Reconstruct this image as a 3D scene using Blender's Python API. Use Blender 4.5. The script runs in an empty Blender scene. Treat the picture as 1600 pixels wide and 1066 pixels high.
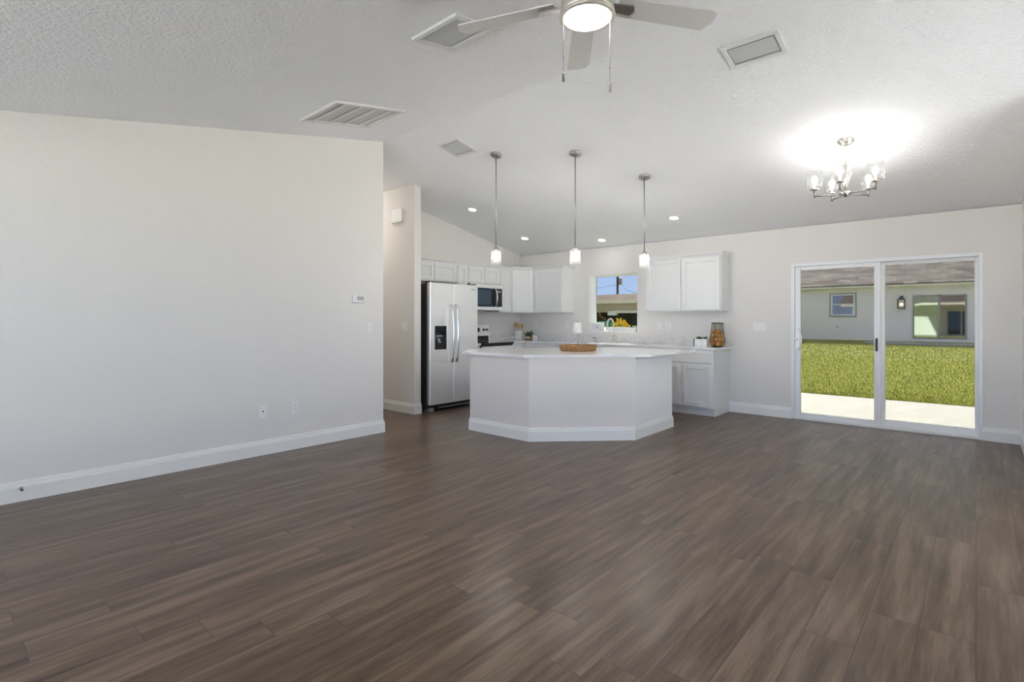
import bpy, bmesh, math, random
from mathutils import Vector, Matrix, noise
random.seed(7)
S = bpy.context.scene
COL = S.collection
PI = math.pi

# ------------------------------------------------------------------ camera
YAW = math.radians(41.488)
cam_d = bpy.data.cameras.new('camera'); cam = bpy.data.objects.new('camera', cam_d); COL.objects.link(cam)
cam.location = (0, 0, 1.32); cam.rotation_euler = (PI/2, 0, YAW)
cam_d.sensor_width = 36; cam_d.lens = 819.8/1600*36; cam_d.shift_y = -34/1600
cam_d.clip_start = .02; cam_d.clip_end = 300
S.camera = cam
# ------------------------------------------------------------------ exposure, world, sun
S.view_settings.view_transform = 'Standard'; S.view_settings.look = 'None'
S.view_settings.gamma = 1; S.view_settings.use_curve_mapping = False
S.view_settings.exposure = 0.31
S.cycles.diffuse_bounces = 6; S.cycles.transparent_max_bounces = 16
SKY, SUN = 5.3, 42.0
W = bpy.data.worlds.new('sky'); S.world = W; W.use_nodes = True
wn = W.node_tree; wn.nodes.clear()
wo = wn.nodes.new('ShaderNodeOutputWorld'); wb = wn.nodes.new('ShaderNodeBackground')
wt = wn.nodes.new('ShaderNodeTexCoord'); ws = wn.nodes.new('ShaderNodeSeparateXYZ'); wr = wn.nodes.new('ShaderNodeValToRGB')
wn.links.new(wt.outputs['Generated'], ws.inputs[0]); wn.links.new(ws.outputs['Z'], wr.inputs[0])
wr.color_ramp.elements[0].position = 0; wr.color_ramp.elements[0].color = (.42, .53, .76, 1)
wr.color_ramp.elements[1].position = .55; wr.color_ramp.elements[1].color = (.38, .41, .45, 1)
e = wr.color_ramp.elements.new(.11); e.color = (.36, .49, .78, 1)
e = wr.color_ramp.elements.new(.22); e.color = (.44, .47, .52, 1)
wn.links.new(wr.outputs[0], wb.inputs[0]); wb.inputs[1].default_value = SKY
wn.links.new(wb.outputs[0], wo.inputs[0])
sun_d = bpy.data.lights.new('sun', 'SUN'); sun_d.energy = SUN; sun_d.angle = .009; sun_d.color = (1, .965, .90)
sun = bpy.data.objects.new('sun', sun_d); COL.objects.link(sun)
sun.rotation_euler = Vector((-.30, .80, .72)).to_track_quat('Z', 'Y').to_euler()
sun.location = (0, 20, 20)
FAN, CAN, BULB, PEND = 36, 30, 88, 220     # strength of the fan light, recessed lights, chandelier bulbs, pendant bulbs
def portal(loc, rot, sx, sy):      # tells the renderer where daylight comes in
    d = bpy.data.lights.new('daylight_portal', 'AREA'); d.shape = 'RECTANGLE'; d.size = sx; d.size_y = sy
    d.cycles.is_portal = True
    o = bpy.data.objects.new('daylight_portal', d); COL.objects.link(o); o.location = loc; o.rotation_euler = rot
portal((-.89, 7.95, 1.03), (-PI/2, 0, 0), 1.9, 2.06)
portal((-4.56, 7.95, 1.6), (-PI/2, 0, 0), .94, .98)
portal((-1.95, -1.85, 1.27), (PI/2, 0, 0), 5.9, 2.1)
portal((1.75, 4.15, 1.3), (PI/2, 0, PI/2), 2.3, 2.2)

# ------------------------------------------------------------------ materials
MATS = {}
def mat(name, col, rough=.5, metal=0, spec=.5, emit=0, ecol=None):
    m = bpy.data.materials.new(name); m.use_nodes = True
    b = m.node_tree.nodes['Principled BSDF']
    b.inputs['Base Color'].default_value = (*col, 1); b.inputs['Roughness'].default_value = rough
    b.inputs['Metallic'].default_value = metal; b.inputs['Specular IOR Level'].default_value = spec
    if emit:
        b.inputs['Emission Color'].default_value = (*(ecol or col), 1); b.inputs['Emission Strength'].default_value = emit
    MATS[name] = m
    return m
class NT:
    def __init__(s, m): s.t = m.node_tree; s.b = s.t.nodes['Principled BSDF']
    def n(s, kind, **kw):
        x = s.t.nodes.new('ShaderNode'+kind)
        for k, v in kw.items(): setattr(x, k, v)
        return x
    def l(s, a, b): s.t.links.new(a, b)
    def math(s, op, a, b=None):
        x = s.n('Math', operation=op)
        for i, v in enumerate((a, b)):
            if v is None: continue
            if isinstance(v, (int, float)): x.inputs[i].default_value = v
            else: s.l(v, x.inputs[i])
        return x.outputs[0]
    def coord(s, scale=(1, 1, 1)):
        c = s.n('TexCoord'); mp = s.n('Mapping'); mp.inputs['Scale'].default_value = scale
        s.l(c.outputs['Object'], mp.inputs[0]); return mp.outputs[0]
    def noise(s, vec, scale, detail=3, rough=.5):
        x = s.n('TexNoise'); x.inputs['Scale'].default_value = scale; x.inputs['Detail'].default_value = detail
        x.inputs['Roughness'].default_value = rough
        if vec is not None: s.l(vec, x.inputs['Vector'])
        return x.outputs['Fac']
    def ramp(s, fac, stops):
        x = s.n('ValToRGB'); s.l(fac, x.inputs[0]); els = x.color_ramp.elements
        while len(els) < len(stops): els.new(.5)
        for e, (p, c) in zip(els, stops): e.position = p; e.color = (*c, 1)
        return x.outputs[0]
    def bump(s, h, strength, dist):
        x = s.n('Bump'); x.inputs['Strength'].default_value = strength; x.inputs['Distance'].default_value = dist
        s.l(h, x.inputs['Height']); s.l(x.outputs[0], s.b.inputs['Normal'])
    def col(s, c): s.l(c, s.b.inputs['Base Color'])

m = mat('wall_paint', (.78, .757, .73), .75, spec=.25)
t = NT(m); c = t.coord(); t.bump(t.noise(c, 55, 3), .14, .012)
m = mat('ceiling_paint', (.90, .91, .93), .85, spec=.15)
t = NT(m); c = t.coord(); nz = t.noise(c, 42, 4, .55)
t.bump(t.ramp(nz, [(.42, (0,)*3), (.6, (1,)*3)]), .42, .014)
mat('trim_white', (.83, .83, .815), .35)
mat('island_paint', (.78, .74, .70), .6, spec=.3)
t = NT(MATS['island_paint']); c = t.coord(); t.bump(t.noise(c, 60, 3), .14, .01)
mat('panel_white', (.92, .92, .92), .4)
mat('cabinet_white', (.79, .795, .79), .32)
mat('vinyl_white', (.84, .85, .86), .3)
mat('handle_white', (.92, .92, .91), .25)
mat('plate_white', (.84, .84, .83), .35)
mat('slot_dark', (.03, .03, .03), .5)
m = mat('quartz', (.86, .85, .845), .12)
t = NT(m); c = t.coord(); w = t.noise(c, 5, 6, .65)
v = t.math('ABSOLUTE', t.math('SUBTRACT', w, .5))
t.col(t.ramp(v, [(0, (.78, .77, .755)), (.012, (.84, .835, .825)), (.05, (.86, .855, .85))]))
m = mat('quartz_veined', (.8, .79, .78), .2)
t = NT(m); c = t.coord((1, 1, 1.6)); w = t.noise(c, 5, 4, .6)
v = t.math('ABSOLUTE', t.math('SUBTRACT', w, .5))
t.col(t.ramp(v, [(0, (.60, .57, .53)), (.012, (.74, .72, .695)), (.05, (.80, .79, .775))]))
m = mat('stainless', (.97, .97, .96), .30, .6)
t = NT(m); c = t.coord((3, 3, 240)); nz = t.noise(c, 3, 2)
r = t.n('MapRange'); r.inputs[3].default_value = .26; r.inputs[4].default_value = .36; t.l(nz, r.inputs[0]); t.l(r.outputs[0], t.b.inputs['Roughness'])
mat('bright_steel', (.80, .80, .79), .18, 1)
mat('nickel', (.46, .44, .42), .32, 1)
mat('nickel_dark', (.24, .23, .22), .4, .8)
mat('nickel_warm', (.70, .66, .60), .28, 1)
mat('appliance_side', (.045, .043, .042), .5)
mat('black_plastic', (.012, .012, .013), .3)
mat('black_glass', (.008, .009, .011), .05)
mat('oven_window', (.05, .07, .085), .05)
mat('grille_grey', (.30, .30, .30), .45, .3)
mat('vent_white', (.74, .74, .73), .45)
mat('vent_slat', (.60, .61, .61), .5)
mat('vent_grey', (.60, .60, .59), .8)
mat('duct_shade', (.05, .05, .05), .9)  # dark backing sheet painting the shade in the vent gaps
mat('fan_housing', (.66, .62, .57), .35, .6)
mat('fan_blade', (.66, .65, .64), .45)
mat('fan_iron', (.34, .32, .30), .35, .9)
mat('chain_grey', (.10, .095, .09), .6)
mat('chain_pale', (.30, .26, .24), .6)
mat('lens_glow', (1, 1, 1), .4, emit=FAN, ecol=(1, .985, .97))
mat('can_glow', (1, 1, 1), .4, emit=CAN, ecol=(1, .99, .98))
mat('bulb_glow', (1, 1, 1), .4, emit=BULB, ecol=(1, .97, .93))
mat('pendant_glow', (1, 1, 1), .4, emit=PEND, ecol=(1, .97, .93))
mat('hall_fill_glow', (1, 1, 1), .4, emit=65, ecol=(1, .95, .88))
mat('lantern_glow', (1, .9, .7), .4, emit=9, ecol=(1, .78, .45))
def glass(name, tint=(.96, .97, .97), gloss=.04, edge=.35, rough=.0, haze=0):
    m = bpy.data.materials.new(name); m.use_nodes = True; t = m.node_tree; t.nodes.clear()
    o = t.nodes.new('ShaderNodeOutputMaterial'); mx = t.nodes.new('ShaderNodeMixShader')
    tr = t.nodes.new('ShaderNodeBsdfTransparent'); gl = t.nodes.new('ShaderNodeBsdfGlossy'); lw = t.nodes.new('ShaderNodeLayerWeight')
    tr.inputs[0].default_value = (*tint, 1); gl.inputs['Roughness'].default_value = rough; lw.inputs[0].default_value = .5
    pw = t.nodes.new('ShaderNodeMath'); pw.operation = 'POWER'; pw.inputs[1].default_value = 4
    ma = t.nodes.new('ShaderNodeMath'); ma.operation = 'MULTIPLY_ADD'; ma.inputs[1].default_value = edge; ma.inputs[2].default_value = gloss
    t.links.new(lw.outputs['Facing'], pw.inputs[0]); t.links.new(pw.outputs[0], ma.inputs[0]); t.links.new(ma.outputs[0], mx.inputs[0])
    t.links.new(tr.outputs[0], mx.inputs[1]); t.links.new(gl.outputs[0], mx.inputs[2]); t.links.new(mx.outputs[0], o.inputs[0])
    if haze:        # seeded glass scatters a little of the bulb's light
        tl = t.nodes.new('ShaderNodeBsdfTranslucent'); hz_ = t.nodes.new('ShaderNodeMixShader'); hz_.inputs[0].default_value = haze
        t.links.new(mx.outputs[0], hz_.inputs[1]); t.links.new(tl.outputs[0], hz_.inputs[2]); t.links.new(hz_.outputs[0], o.inputs[0])
    MATS[name] = m; return m
glass('pane_glass', (.405, .413, .41), .004, .06)
glass('clear_pane', (.95, .96, .96), .03)
glass('shade_glass', (.97, .965, .955), .03, .15, haze=.014)
glass('clear_shade', (.97, .97, .965), .04, .22, haze=.005)
glass('smoke_glass', (.82, .81, .79), .03, .2)
mat('window_reflect', (.27, .26, .25), .03, 1)
mat('black_wire', (.02, .02, .02), .4)
mat('ceramic_white', (.82, .82, .80), .3)
mat('paint_white', (.92, .92, .90), .5)
m = mat('wood_light', (.62, .40, .18), .5)
t = NT(m); c = t.coord((30, 30, 4)); t.col(t.ramp(t.noise(c, 2, 3), [(.3, (.48, .28, .11)), (.7, (.70, .47, .24))]))
mat('wood_brown', (.30, .17, .09), .6)
m = mat('woven', (.45, .25, .10), .75)
t = NT(m); c = t.coord(); vo = t.n('TexVoronoi'); vo.inputs['Scale'].default_value = 70; t.l(c, vo.inputs['Vector'])
t.col(t.ramp(vo.outputs['Distance'], [(.1, (.60, .36, .16)), (.55, (.40, .21, .08)), (.9, (.16, .08, .03))])); t.bump(vo.outputs['Distance'], .8, -.01)
mat('leaf_green', (.05, .11, .035), .5)
mat('leaf_bright', (.22, .34, .06), .5)
mat('leaf_yellow', (.75, .52, .04), .5)
m = mat('orange_skin', (.85, .42, .05), .45)
t = NT(m); c = t.coord(); t.bump(t.noise(c, 200, 2), .2, .002)
mat('lampshade_linen', (.62, .61, .60), .8)
mat('ink_blue', (.25, .42, .70), .6)
mat('teal_plastic', (.10, .42, .34), .45)
mat('lcd_grey', (.38, .39, .37), .3)

def plank_floor():
    m = mat('plank_floor', (.1, .07, .055), .4, spec=.22); t = NT(m)
    tc = t.n('TexCoord'); sp = t.n('SeparateXYZ'); t.l(tc.outputs['Object'], sp.inputs[0]); x, y = sp.outputs[0], sp.outputs[1]
    PW, PL = .182, 1.24
    rx = t.math('DIVIDE', t.math('ADD', x, 20.02), PW); row = t.math('FLOOR', rx); fx = t.math('FRACT', rx)
    w1 = t.n('TexWhiteNoise', noise_dimensions='1D'); t.l(row, w1.inputs['W'])
    ry = t.math('ADD', t.math('DIVIDE', y, PL), t.math('MULTIPLY', w1.outputs['Value'], 7)); idx = t.math('FLOOR', ry); fy = t.math('FRACT', ry)
    cb = t.n('CombineXYZ'); t.l(row, cb.inputs[0]); t.l(idx, cb.inputs[1])
    w2 = t.n('TexWhiteNoise', noise_dimensions='2D'); t.l(cb.outputs[0], w2.inputs['Vector']); rnd = w2.outputs['Value']
    # grain: stretched along the plank, shifted per plank
    cg = t.n('CombineXYZ'); t.l(t.math('ADD', t.math('MULTIPLY', x, 10), t.math('MULTIPLY', rnd, 60)), cg.inputs[0])
    t.l(t.math('ADD', t.math('MULTIPLY', y, .8), t.math('MULTIPLY', rnd, 31)), cg.inputs[1])
    g1 = t.noise(cg.outputs[0], 1.6, 5, .55)
    cf = t.n('CombineXYZ'); t.l(t.math('ADD', t.math('MULTIPLY', x, 60), t.math('MULTIPLY', rnd, 90)), cf.inputs[0]); t.l(t.math('MULTIPLY', y, 2.2), cf.inputs[1])
    t.l(t.math('MULTIPLY', g1, 3), cf.inputs[2])
    g2 = t.noise(cf.outputs[0], 2.2, 3, .6)
    f = t.math('ADD', t.math('ADD', t.math('MULTIPLY', g1, 1.15), t.math('MULTIPLY', g2, .42)), t.math('MULTIPLY', t.math('SUBTRACT', rnd, .5), .13))
    c = t.ramp(f, [(.46, (.031, .0155, .0070)), (.64, (.072, .041, .022)), (.80, (.118, .073, .044)), (1.0, (.20, .138, .095))])
    # pale lines along the grain, painting the sheen on its embossing
    cp = t.n('CombineXYZ'); t.l(t.math('ADD', t.math('MULTIPLY', x, 95), t.math('MULTIPLY', rnd, 40)), cp.inputs[0]); t.l(t.math('MULTIPLY', y, 3.0), cp.inputs[1]); t.l(t.math('MULTIPLY', g1, 9), cp.inputs[2])
    pf = t.n('MapRange'); pf.inputs[1].default_value = .60; pf.inputs[2].default_value = .72; pf.inputs[4].default_value = .55; t.l(t.noise(cp.outputs[0], 1.5, 3, .6), pf.inputs[0])
    mp_ = t.n('MixRGB'); t.l(pf.outputs[0], mp_.inputs[0]); t.l(c, mp_.inputs[1]); mp_.inputs[2].default_value = (.23, .18, .145, 1); c = mp_.outputs[0]
    dx = t.math('MULTIPLY', t.math('MINIMUM', fx, t.math('SUBTRACT', 1, fx)), PW); dy = t.math('MULTIPLY', t.math('MINIMUM', fy, t.math('SUBTRACT', 1, fy)), PL)
    d = t.math('MINIMUM', dx, dy); gap = t.math('LESS_THAN', d, .0014)
    mx = t.n('MixRGB'); t.l(gap, mx.inputs[0]); t.l(c, mx.inputs[1]); mx.inputs[2].default_value = (.04, .027, .02, 1); t.col(mx.outputs[0])
    edge = t.n('MapRange'); edge.inputs[2].default_value = .003; t.l(d, edge.inputs[0])
    h = t.math('ADD', t.math('MULTIPLY', g2, .30), edge.outputs[0]); t.bump(h, .10, .002)
    r = t.n('MapRange'); r.inputs[1].default_value = .35; r.inputs[2].default_value = .7; r.inputs[3].default_value = .30; r.inputs[4].default_value = .42
    t.l(g2, r.inputs[0]); t.l(r.outputs[0], t.b.inputs['Roughness'])
    t.b.inputs['Coat Weight'].default_value = .33; t.b.inputs['Coat Roughness'].default_value = .28; t.b.inputs['Coat IOR'].default_value = 1.5
plank_floor()
m = mat('concrete', (.62, .58, .53), .85, spec=.2)
t = NT(m); c = t.coord(); t.col(t.ramp(t.noise(c, 3, 6, .6), [(.3, (.34, .325, .305)), (.7, (.41, .395, .375))]))
mat('bounce_concrete', (.74, .74, .745), .9, spec=.2)  # kept pale so the unseen slab bounces sunlight indoors
m = mat('lawn_soil', (.15, .18, .05), .95, spec=.1)
t = NT(m); c = t.coord()
mx = t.n('MixRGB'); t.l(t.noise(c, .9, 3), mx.inputs[0])
mx.inputs[0].default_value = .5
a = t.ramp(t.noise(c, 9, 6, .7), [(.32, (.15, .17, .02)), (.5, (.34, .34, .05)), (.68, (.52, .47, .12))])
b = t.ramp(t.noise(c, 12, 6, .7), [(.32, (.13, .17, .02)), (.5, (.28, .32, .04)), (.7, (.48, .48, .10))])
t.l(a, mx.inputs[1]); t.l(b, mx.inputs[2]); t.col(mx.outputs[0]); t.bump(t.noise(c, 22, 5, .7), 1, .08)
for nm, cc in (('blade_green', (.29, .335, .045)), ('blade_straw', (.60, .49, .17)), ('blade_deep', (.085, .125, .02))): mat(nm, cc, .6, spec=.2)
m = mat('stucco_white', (.95, .885, .93), .85, spec=.2)
t = NT(m); c = t.coord(); t.bump(t.noise(c, 14, 4), .4, .03)
def shingles(name, lo, mid, hi):
    m = mat(name, mid, .9, spec=.1); t = NT(m); c = t.coord((1, 1, 1))
    tc = t.n('TexCoord'); sp = t.n('SeparateXYZ'); t.l(tc.outputs['Object'], sp.inputs[0])
    cb = t.n('CombineXYZ'); t.l(sp.outputs[0], cb.inputs[0]); t.l(t.math('MULTIPLY', sp.outputs[1], 1.0), cb.inputs[1])
    br = t.n('TexBrick'); br.inputs['Scale'].default_value = 1; br.inputs['Brick Width'].default_value = .55; br.inputs['Row Height'].default_value = .24
    br.inputs['Mortar Size'].default_value = .012; br.inputs['Color1'].default_value = (*hi, 1); br.inputs['Color2'].default_value = (*lo, 1); br.inputs['Mortar'].default_value = (*[q*.45 for q in lo], 1)
    t.l(cb.outputs[0], br.inputs['Vector'])
    mx = t.n('MixRGB'); mx.blend_type = 'MULTIPLY'; mx.inputs[0].default_value = .8; t.l(br.outputs['Color'], mx.inputs[1])
    t.l(t.ramp(t.noise(c, 6, 5, .7), [(.3, (.45, .45, .45)), (.7, (1.35, 1.3, 1.3))]), mx.inputs[2]); t.col(mx.outputs[0])
shingles('shingle_taupe', (.135, .11, .10), (.20, .17, .155), (.29, .25, .23))
shingles('shingle_brown', (.08, .05, .034), (.115, .075, .052), (.16, .11, .08))
mat('fascia_white', (.90, .84, .78), .6)
mat('stucco_tan', (.50, .41, .31), .9)
m = mat('board_dark', (.10, .075, .06), .8)
t = NT(m); c = t.coord((8, 8, .4)); t.col(t.ramp(t.noise(c, 2, 2), [(.35, (.06, .045, .04)), (.65, (.15, .11, .085))]))
mat('door_slate', (.10, .11, .12), .7)
mat('pole_wood', (.07, .055, .045), .9)
mat('metal_grey', (.35, .36, .37), .5, .6)
mat('bark', (.12, .09, .06), .9)
mat('bronze', (.11, .09, .075), .45, .6)
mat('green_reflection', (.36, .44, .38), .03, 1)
mat('pipe_brown', (.22, .15, .11), .6)

# ------------------------------------------------------------------ mesh helpers
def base_loc(p):
    v = Vector((0, 0, 0))
    while p is not None: v = v+p.location; p = p.parent
    return v
class MB:
    def __init__(s): s.v = []; s.f = []; s.smooth = set()
    def add(s, verts, faces, smooth=False):
        k = len(s.v); s.v += [Vector(q) for q in verts]
        for fc in faces:
            if smooth: s.smooth.add(len(s.f))
            s.f.append([i+k for i in fc])
        return s
    def box(s, x0, x1, y0, y1, z0, z1):
        return s.add([(x, y, z) for z in (z0, z1) for y in (y0, y1) for x in (x0, x1)],
                     [(0, 2, 3, 1), (4, 5, 7, 6), (0, 1, 5, 4), (2, 6, 7, 3), (0, 4, 6, 2), (1, 3, 7, 5)])
    def obox(s, o, u, n, a0, a1, d0, d1, z0, z1):    # box in a frame: u along, n outward, z up
        o, u, n = Vector(o), Vector(u), Vector(n); z = Vector((0, 0, 1))
        k = [o+u*a+n*d+z*h for h in (z0, z1) for d in (d0, d1) for a in (a0, a1)]
        return s.add(k, [(0, 2, 3, 1), (4, 5, 7, 6), (0, 1, 5, 4), (2, 6, 7, 3), (0, 4, 6, 2), (1, 3, 7, 5)])
    def prism(s, poly, z0, z1):
        n = len(poly)
        return s.add([(x, y, z0) for x, y in poly]+[(x, y, z1) for x, y in poly],
                     [tuple(range(n))[::-1], tuple(range(n, 2*n))]+[(i, (i+1) % n, n+(i+1) % n, n+i) for i in range(n)])
    def prism_x(s, poly, x0, x1):     # poly in (y, z)
        n = len(poly)
        return s.add([(x0, y, z) for y, z in poly]+[(x1, y, z) for y, z in poly],
                     [tuple(range(n))[::-1], tuple(range(n, 2*n))]+[(i, (i+1) % n, n+(i+1) % n, n+i) for i in range(n)])
    def prism_y(s, poly, y0, y1):     # poly in (x, z)
        n = len(poly)
        return s.add([(x, y0, z) for x, z in poly]+[(x, y1, z) for x, z in poly],
                     [tuple(range(n)), tuple(range(n, 2*n))[::-1]]+[(i, n+i, n+(i+1) % n, (i+1) % n) for i in range(n)])
    def lathe(s, prof, c=(0, 0, 0), seg=24, axis=(0, 0, 1), caps=True, smooth=True):
        q = Vector((0, 0, 1)).rotation_difference(Vector(axis)); c = Vector(c); n = len(prof); vs = []
        for r, z in prof:
            for i in range(seg):
                a = 2*PI*i/seg; vs.append(c+q @ Vector((r*math.cos(a), r*math.sin(a), z)))
        fs = [(k*seg+i, k*seg+(i+1) % seg, (k+1)*seg+(i+1) % seg, (k+1)*seg+i) for k in range(n-1) for i in range(seg)]
        s.add(vs, fs, smooth)
        if caps:
            b = len(s.v)-n*seg
            if prof[0][0] > 1e-6: s.f.append([b+i for i in range(seg)][::-1])
            if prof[-1][0] > 1e-6: s.f.append([b+(n-1)*seg+i for i in range(seg)])
        return s
    def tube(s, pts, r, seg=8, taper=None):
        pts = [Vector(p) for p in pts]; n = len(pts); vs = []; up = None
        for i, p in enumerate(pts):
            d = (pts[min(i+1, n-1)]-pts[max(i-1, 0)]).normalized()
            if up is None: up = d.orthogonal().normalized()
            up = (up-d*up.dot(d)).normalized(); w = d.cross(up); rr = taper[i] if taper else r
            for k in range(seg):
                a = 2*PI*k/seg; vs.append(p+(up*math.cos(a)+w*math.sin(a))*rr)
        fs = [(i*seg+k, i*seg+(k+1) % seg, (i+1)*seg+(k+1) % seg, (i+1)*seg+k) for i in range(n-1) for k in range(seg)]
        b = len(s.v); s.add(vs, fs, True); s.f.append([b+k for k in range(seg)][::-1]); s.f.append([b+(n-1)*seg+k for k in range(seg)])
        return s
    def sphere(s, c, r, seg=16, rings=10, sq=(1, 1, 1)):
        prof = [(max(r*math.sin(PI*k/rings), 0), -r*math.cos(PI*k/rings)) for k in range(rings+1)]
        b = len(s.v); s.lathe(prof, (0, 0, 0), seg, caps=False)
        for i in range(b, len(s.v)): v = s.v[i]; s.v[i] = Vector((v.x*sq[0]+c[0], v.y*sq[1]+c[1], v.z*sq[2]+c[2]))
        return s
    def sweep(s, path, prof, closed=False):     # mitred moulding: prof = (outward offset to the right of the path, z)
        n = len(path); P = [Vector((p[0], p[1])) for p in path]; rings = []
        def nor(a, b): d = (b-a).normalized(); return Vector((d.y, -d.x))
        for i in range(n):
            if closed: n0, n1 = nor(P[i-1], P[i]), nor(P[i], P[(i+1) % n])
            else:
                n0 = nor(P[i-1], P[i]) if i else nor(P[0], P[1]); n1 = nor(P[i], P[i+1]) if i < n-1 else n0
                if i == 0: n0 = n1
            mtr = (n0+n1)/(1+n0.dot(n1)); rings.append([(P[i].x+mtr.x*o, P[i].y+mtr.y*o, z) for o, z in prof])
        k = len(prof); vs = [q for r in rings for q in r]; fs = []
        for i in range(n if closed else n-1):
            j = (i+1) % n
            for a in range(k): b = (a+1) % k; fs.append((i*k+a, i*k+b, j*k+b, j*k+a))
        if not closed: fs += [tuple(range(k))[::-1], tuple((n-1)*k+a for a in range(k))]
        return s.add(vs, fs)
    def build(s, name, material, parent=None, bevel=0, local=False, seg=2):
        off = Vector((0, 0, 0)) if local else base_loc(parent)
        me = bpy.data.meshes.new(name); me.from_pydata([v-off for v in s.v], [], s.f)
        for i in s.smooth: me.polygons[i].use_smooth = True
        bm = bmesh.new(); bm.from_mesh(me); bmesh.ops.recalc_face_normals(bm, faces=bm.faces); bm.to_mesh(me); bm.free()
        me.materials.append(MATS[material]); o = bpy.data.objects.new(name, me); COL.objects.link(o); o.parent = parent
        if bevel:
            b = o.modifiers.new('bevel', 'BEVEL'); b.width = bevel; b.segments = seg; b.limit_method = 'ANGLE'; b.angle_limit = .6
        return o
def tag(o, label, cat, group=None):
    o['label'] = label; o['category'] = cat
    if group: o['group'] = group
    return o
def thing(name, loc, label, cat, group=None):
    o = bpy.data.objects.new(name, None); COL.objects.link(o); o.location = loc; o.empty_display_size = .1
    return tag(o, label, cat, group)
def struct(o): o['kind'] = 'structure'; return o
def dup(root, loc, label=None, group=None, rotz=None):
    r = root.copy(); COL.objects.link(r); r.location = loc
    if rotz is not None: r.rotation_euler = (0, 0, rotz)
    if label: r['label'] = label
    if group: r['group'] = group
    def kids(a, b):
        for ch in list(a.children):
            d = ch.copy(); COL.objects.link(d); d.parent = b; kids(ch, d)
    kids(root, r)
    return r
def text(name, body, size, ext, material, parent, origin, ux, uy, wide=1.0):
    cu = bpy.data.curves.new(name, 'FONT'); cu.body = body; cu.size = size; cu.extrude = ext; cu.align_x = 'CENTER'; cu.align_y = 'CENTER'
    o = bpy.data.objects.new(name, cu); COL.objects.link(o); bpy.context.view_layer.update()
    me = bpy.data.meshes.new_from_object(o.evaluated_get(bpy.context.evaluated_depsgraph_get())); bpy.data.objects.remove(o)
    ux, uy = Vector(ux), Vector(uy); uz = ux.cross(uy); og = Vector(origin)-base_loc(parent)
    for v in me.vertices: v.co = og+ux*v.co.x*wide+uy*v.co.y+uz*v.co.z
    me.name = name; me.materials.clear(); me.materials.append(MATS[material]); q = bpy.data.objects.new(name, me); COL.objects.link(q); q.parent = parent
    return q

# ------------------------------------------------------------------ room dimensions
XL, XK, XR, XR2, XH = -5.195, -6.60, .363, 1.50, -8.6
YF, YB, YR = -1.60, 7.69, 3.60
ZR = 3.395
MF, MBK = .1835, (2.547-ZR)/(YB-YR)
def zc(y): return ZR+MF*(y-YR) if y <= YR else ZR+MBK*(y-YR)
UP = .03     # walls run a little into the ceiling slab

struct(MB().box(XH, XR2+.2, YF-.2, YB+.2, -.12, 0).build('floor', 'plank_floor'))
cm = MB(); ye, yf = YB+.2, YF-.2
cm.prism_x([(yf, zc(yf)), (YR, ZR), (YR, ZR+.15), (yf, zc(yf)+.15)], XH, XR2+.2)
cm.prism_x([(YR, ZR), (ye, zc(ye)), (ye, zc(ye)+.15), (YR, ZR+.15)], XH, XR2+.2)
struct(cm.build('ceiling', 'ceiling_paint'))
def gable(m, y0, y1, x0, x1, z0=0):
    p = [(y0, z0), (y1, z0), (y1, zc(y1)+UP)]
    if y0 < YR < y1: p.append((YR, ZR+UP))
    p.append((y0, zc(y0)+UP)); return m.prism_x(p, x0, x1)
struct(gable(MB(), YF, YR, XL-.12, XL).build('wall_left', 'wall_paint'))
# hall behind the left wall, and the wall that carries the refrigerator nook
struct(MB().prism_x([(YR-.12, 0), (YR, 0), (YR, ZR+UP), (YR-.12, zc(YR-.12)+UP)], XH, XL-.12).build('wall_hall_near', 'wall_paint'))
struct(gable(MB(), 4.55, 4.67, XH, -5.83).build('wall_hall', 'wall_paint', bevel=.012))
struct(gable(MB(), YR-.12, 4.67, XH-.15, XH).build('wall_hall_end', 'wall_paint'))
struct(gable(MB(), 4.67, YB, XK-.12, XK).build('wall_kitchen', 'wall_paint'))
# back wall with the window and the sliding door openings
bw = MB(); zt = zc(YB)+UP; yo = YB+.2
for x0, x1, z0, z1 in ((XK-.12, -5.03, 0, zt), (-5.03, -4.09, 0, 1.105), (-5.03, -4.09, 2.08, zt), (-4.09, -1.845, 0, zt), (-1.845, .06, 2.06, zt), (.06, XR2+.2, 0, zt)):
    bw.box(x0, x1, YB, yo, z0, z1-(.04 if z1 == zt else 0))
struct(bw.build('wall_back', 'wall_paint'))
rw = gable(MB(), 5.6, YB, XR, XR+.14); gable(rw, 5.46, 5.6, XR, XR2+.2)
struct(rw.build('wall_right', 'wall_paint'))
r2 = MB()
gable(r2, YF, 3.0, XR2, XR2+.15); gable(r2, 5.3, 5.47, XR2, XR2+.15); r2.box(XR2, XR2+.15, 3.0, 5.3, 0, .2)
r2.prism_x([(3.0, 2.4), (5.3, 2.4), (5.3, zc(5.3)+UP), (YR, ZR+UP), (3.0, zc(3.0)+UP)], XR2, XR2+.15)
struct(r2.build('wall_right_front', 'wall_paint'))
fw = MB(); zf = zc(YF)+UP
for x0, x1, z0, z1 in ((XL-.12, -4.9, 0, zf), (-4.9, 1.0, 0, .2), (-4.9, 1.0, 2.34, zf), (1.0, XR2+.15, 0, zf)): fw.box(x0, x1, YF-.2, YF, z0, z1)
struct(fw.build('wall_front', 'wall_paint'))

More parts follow.
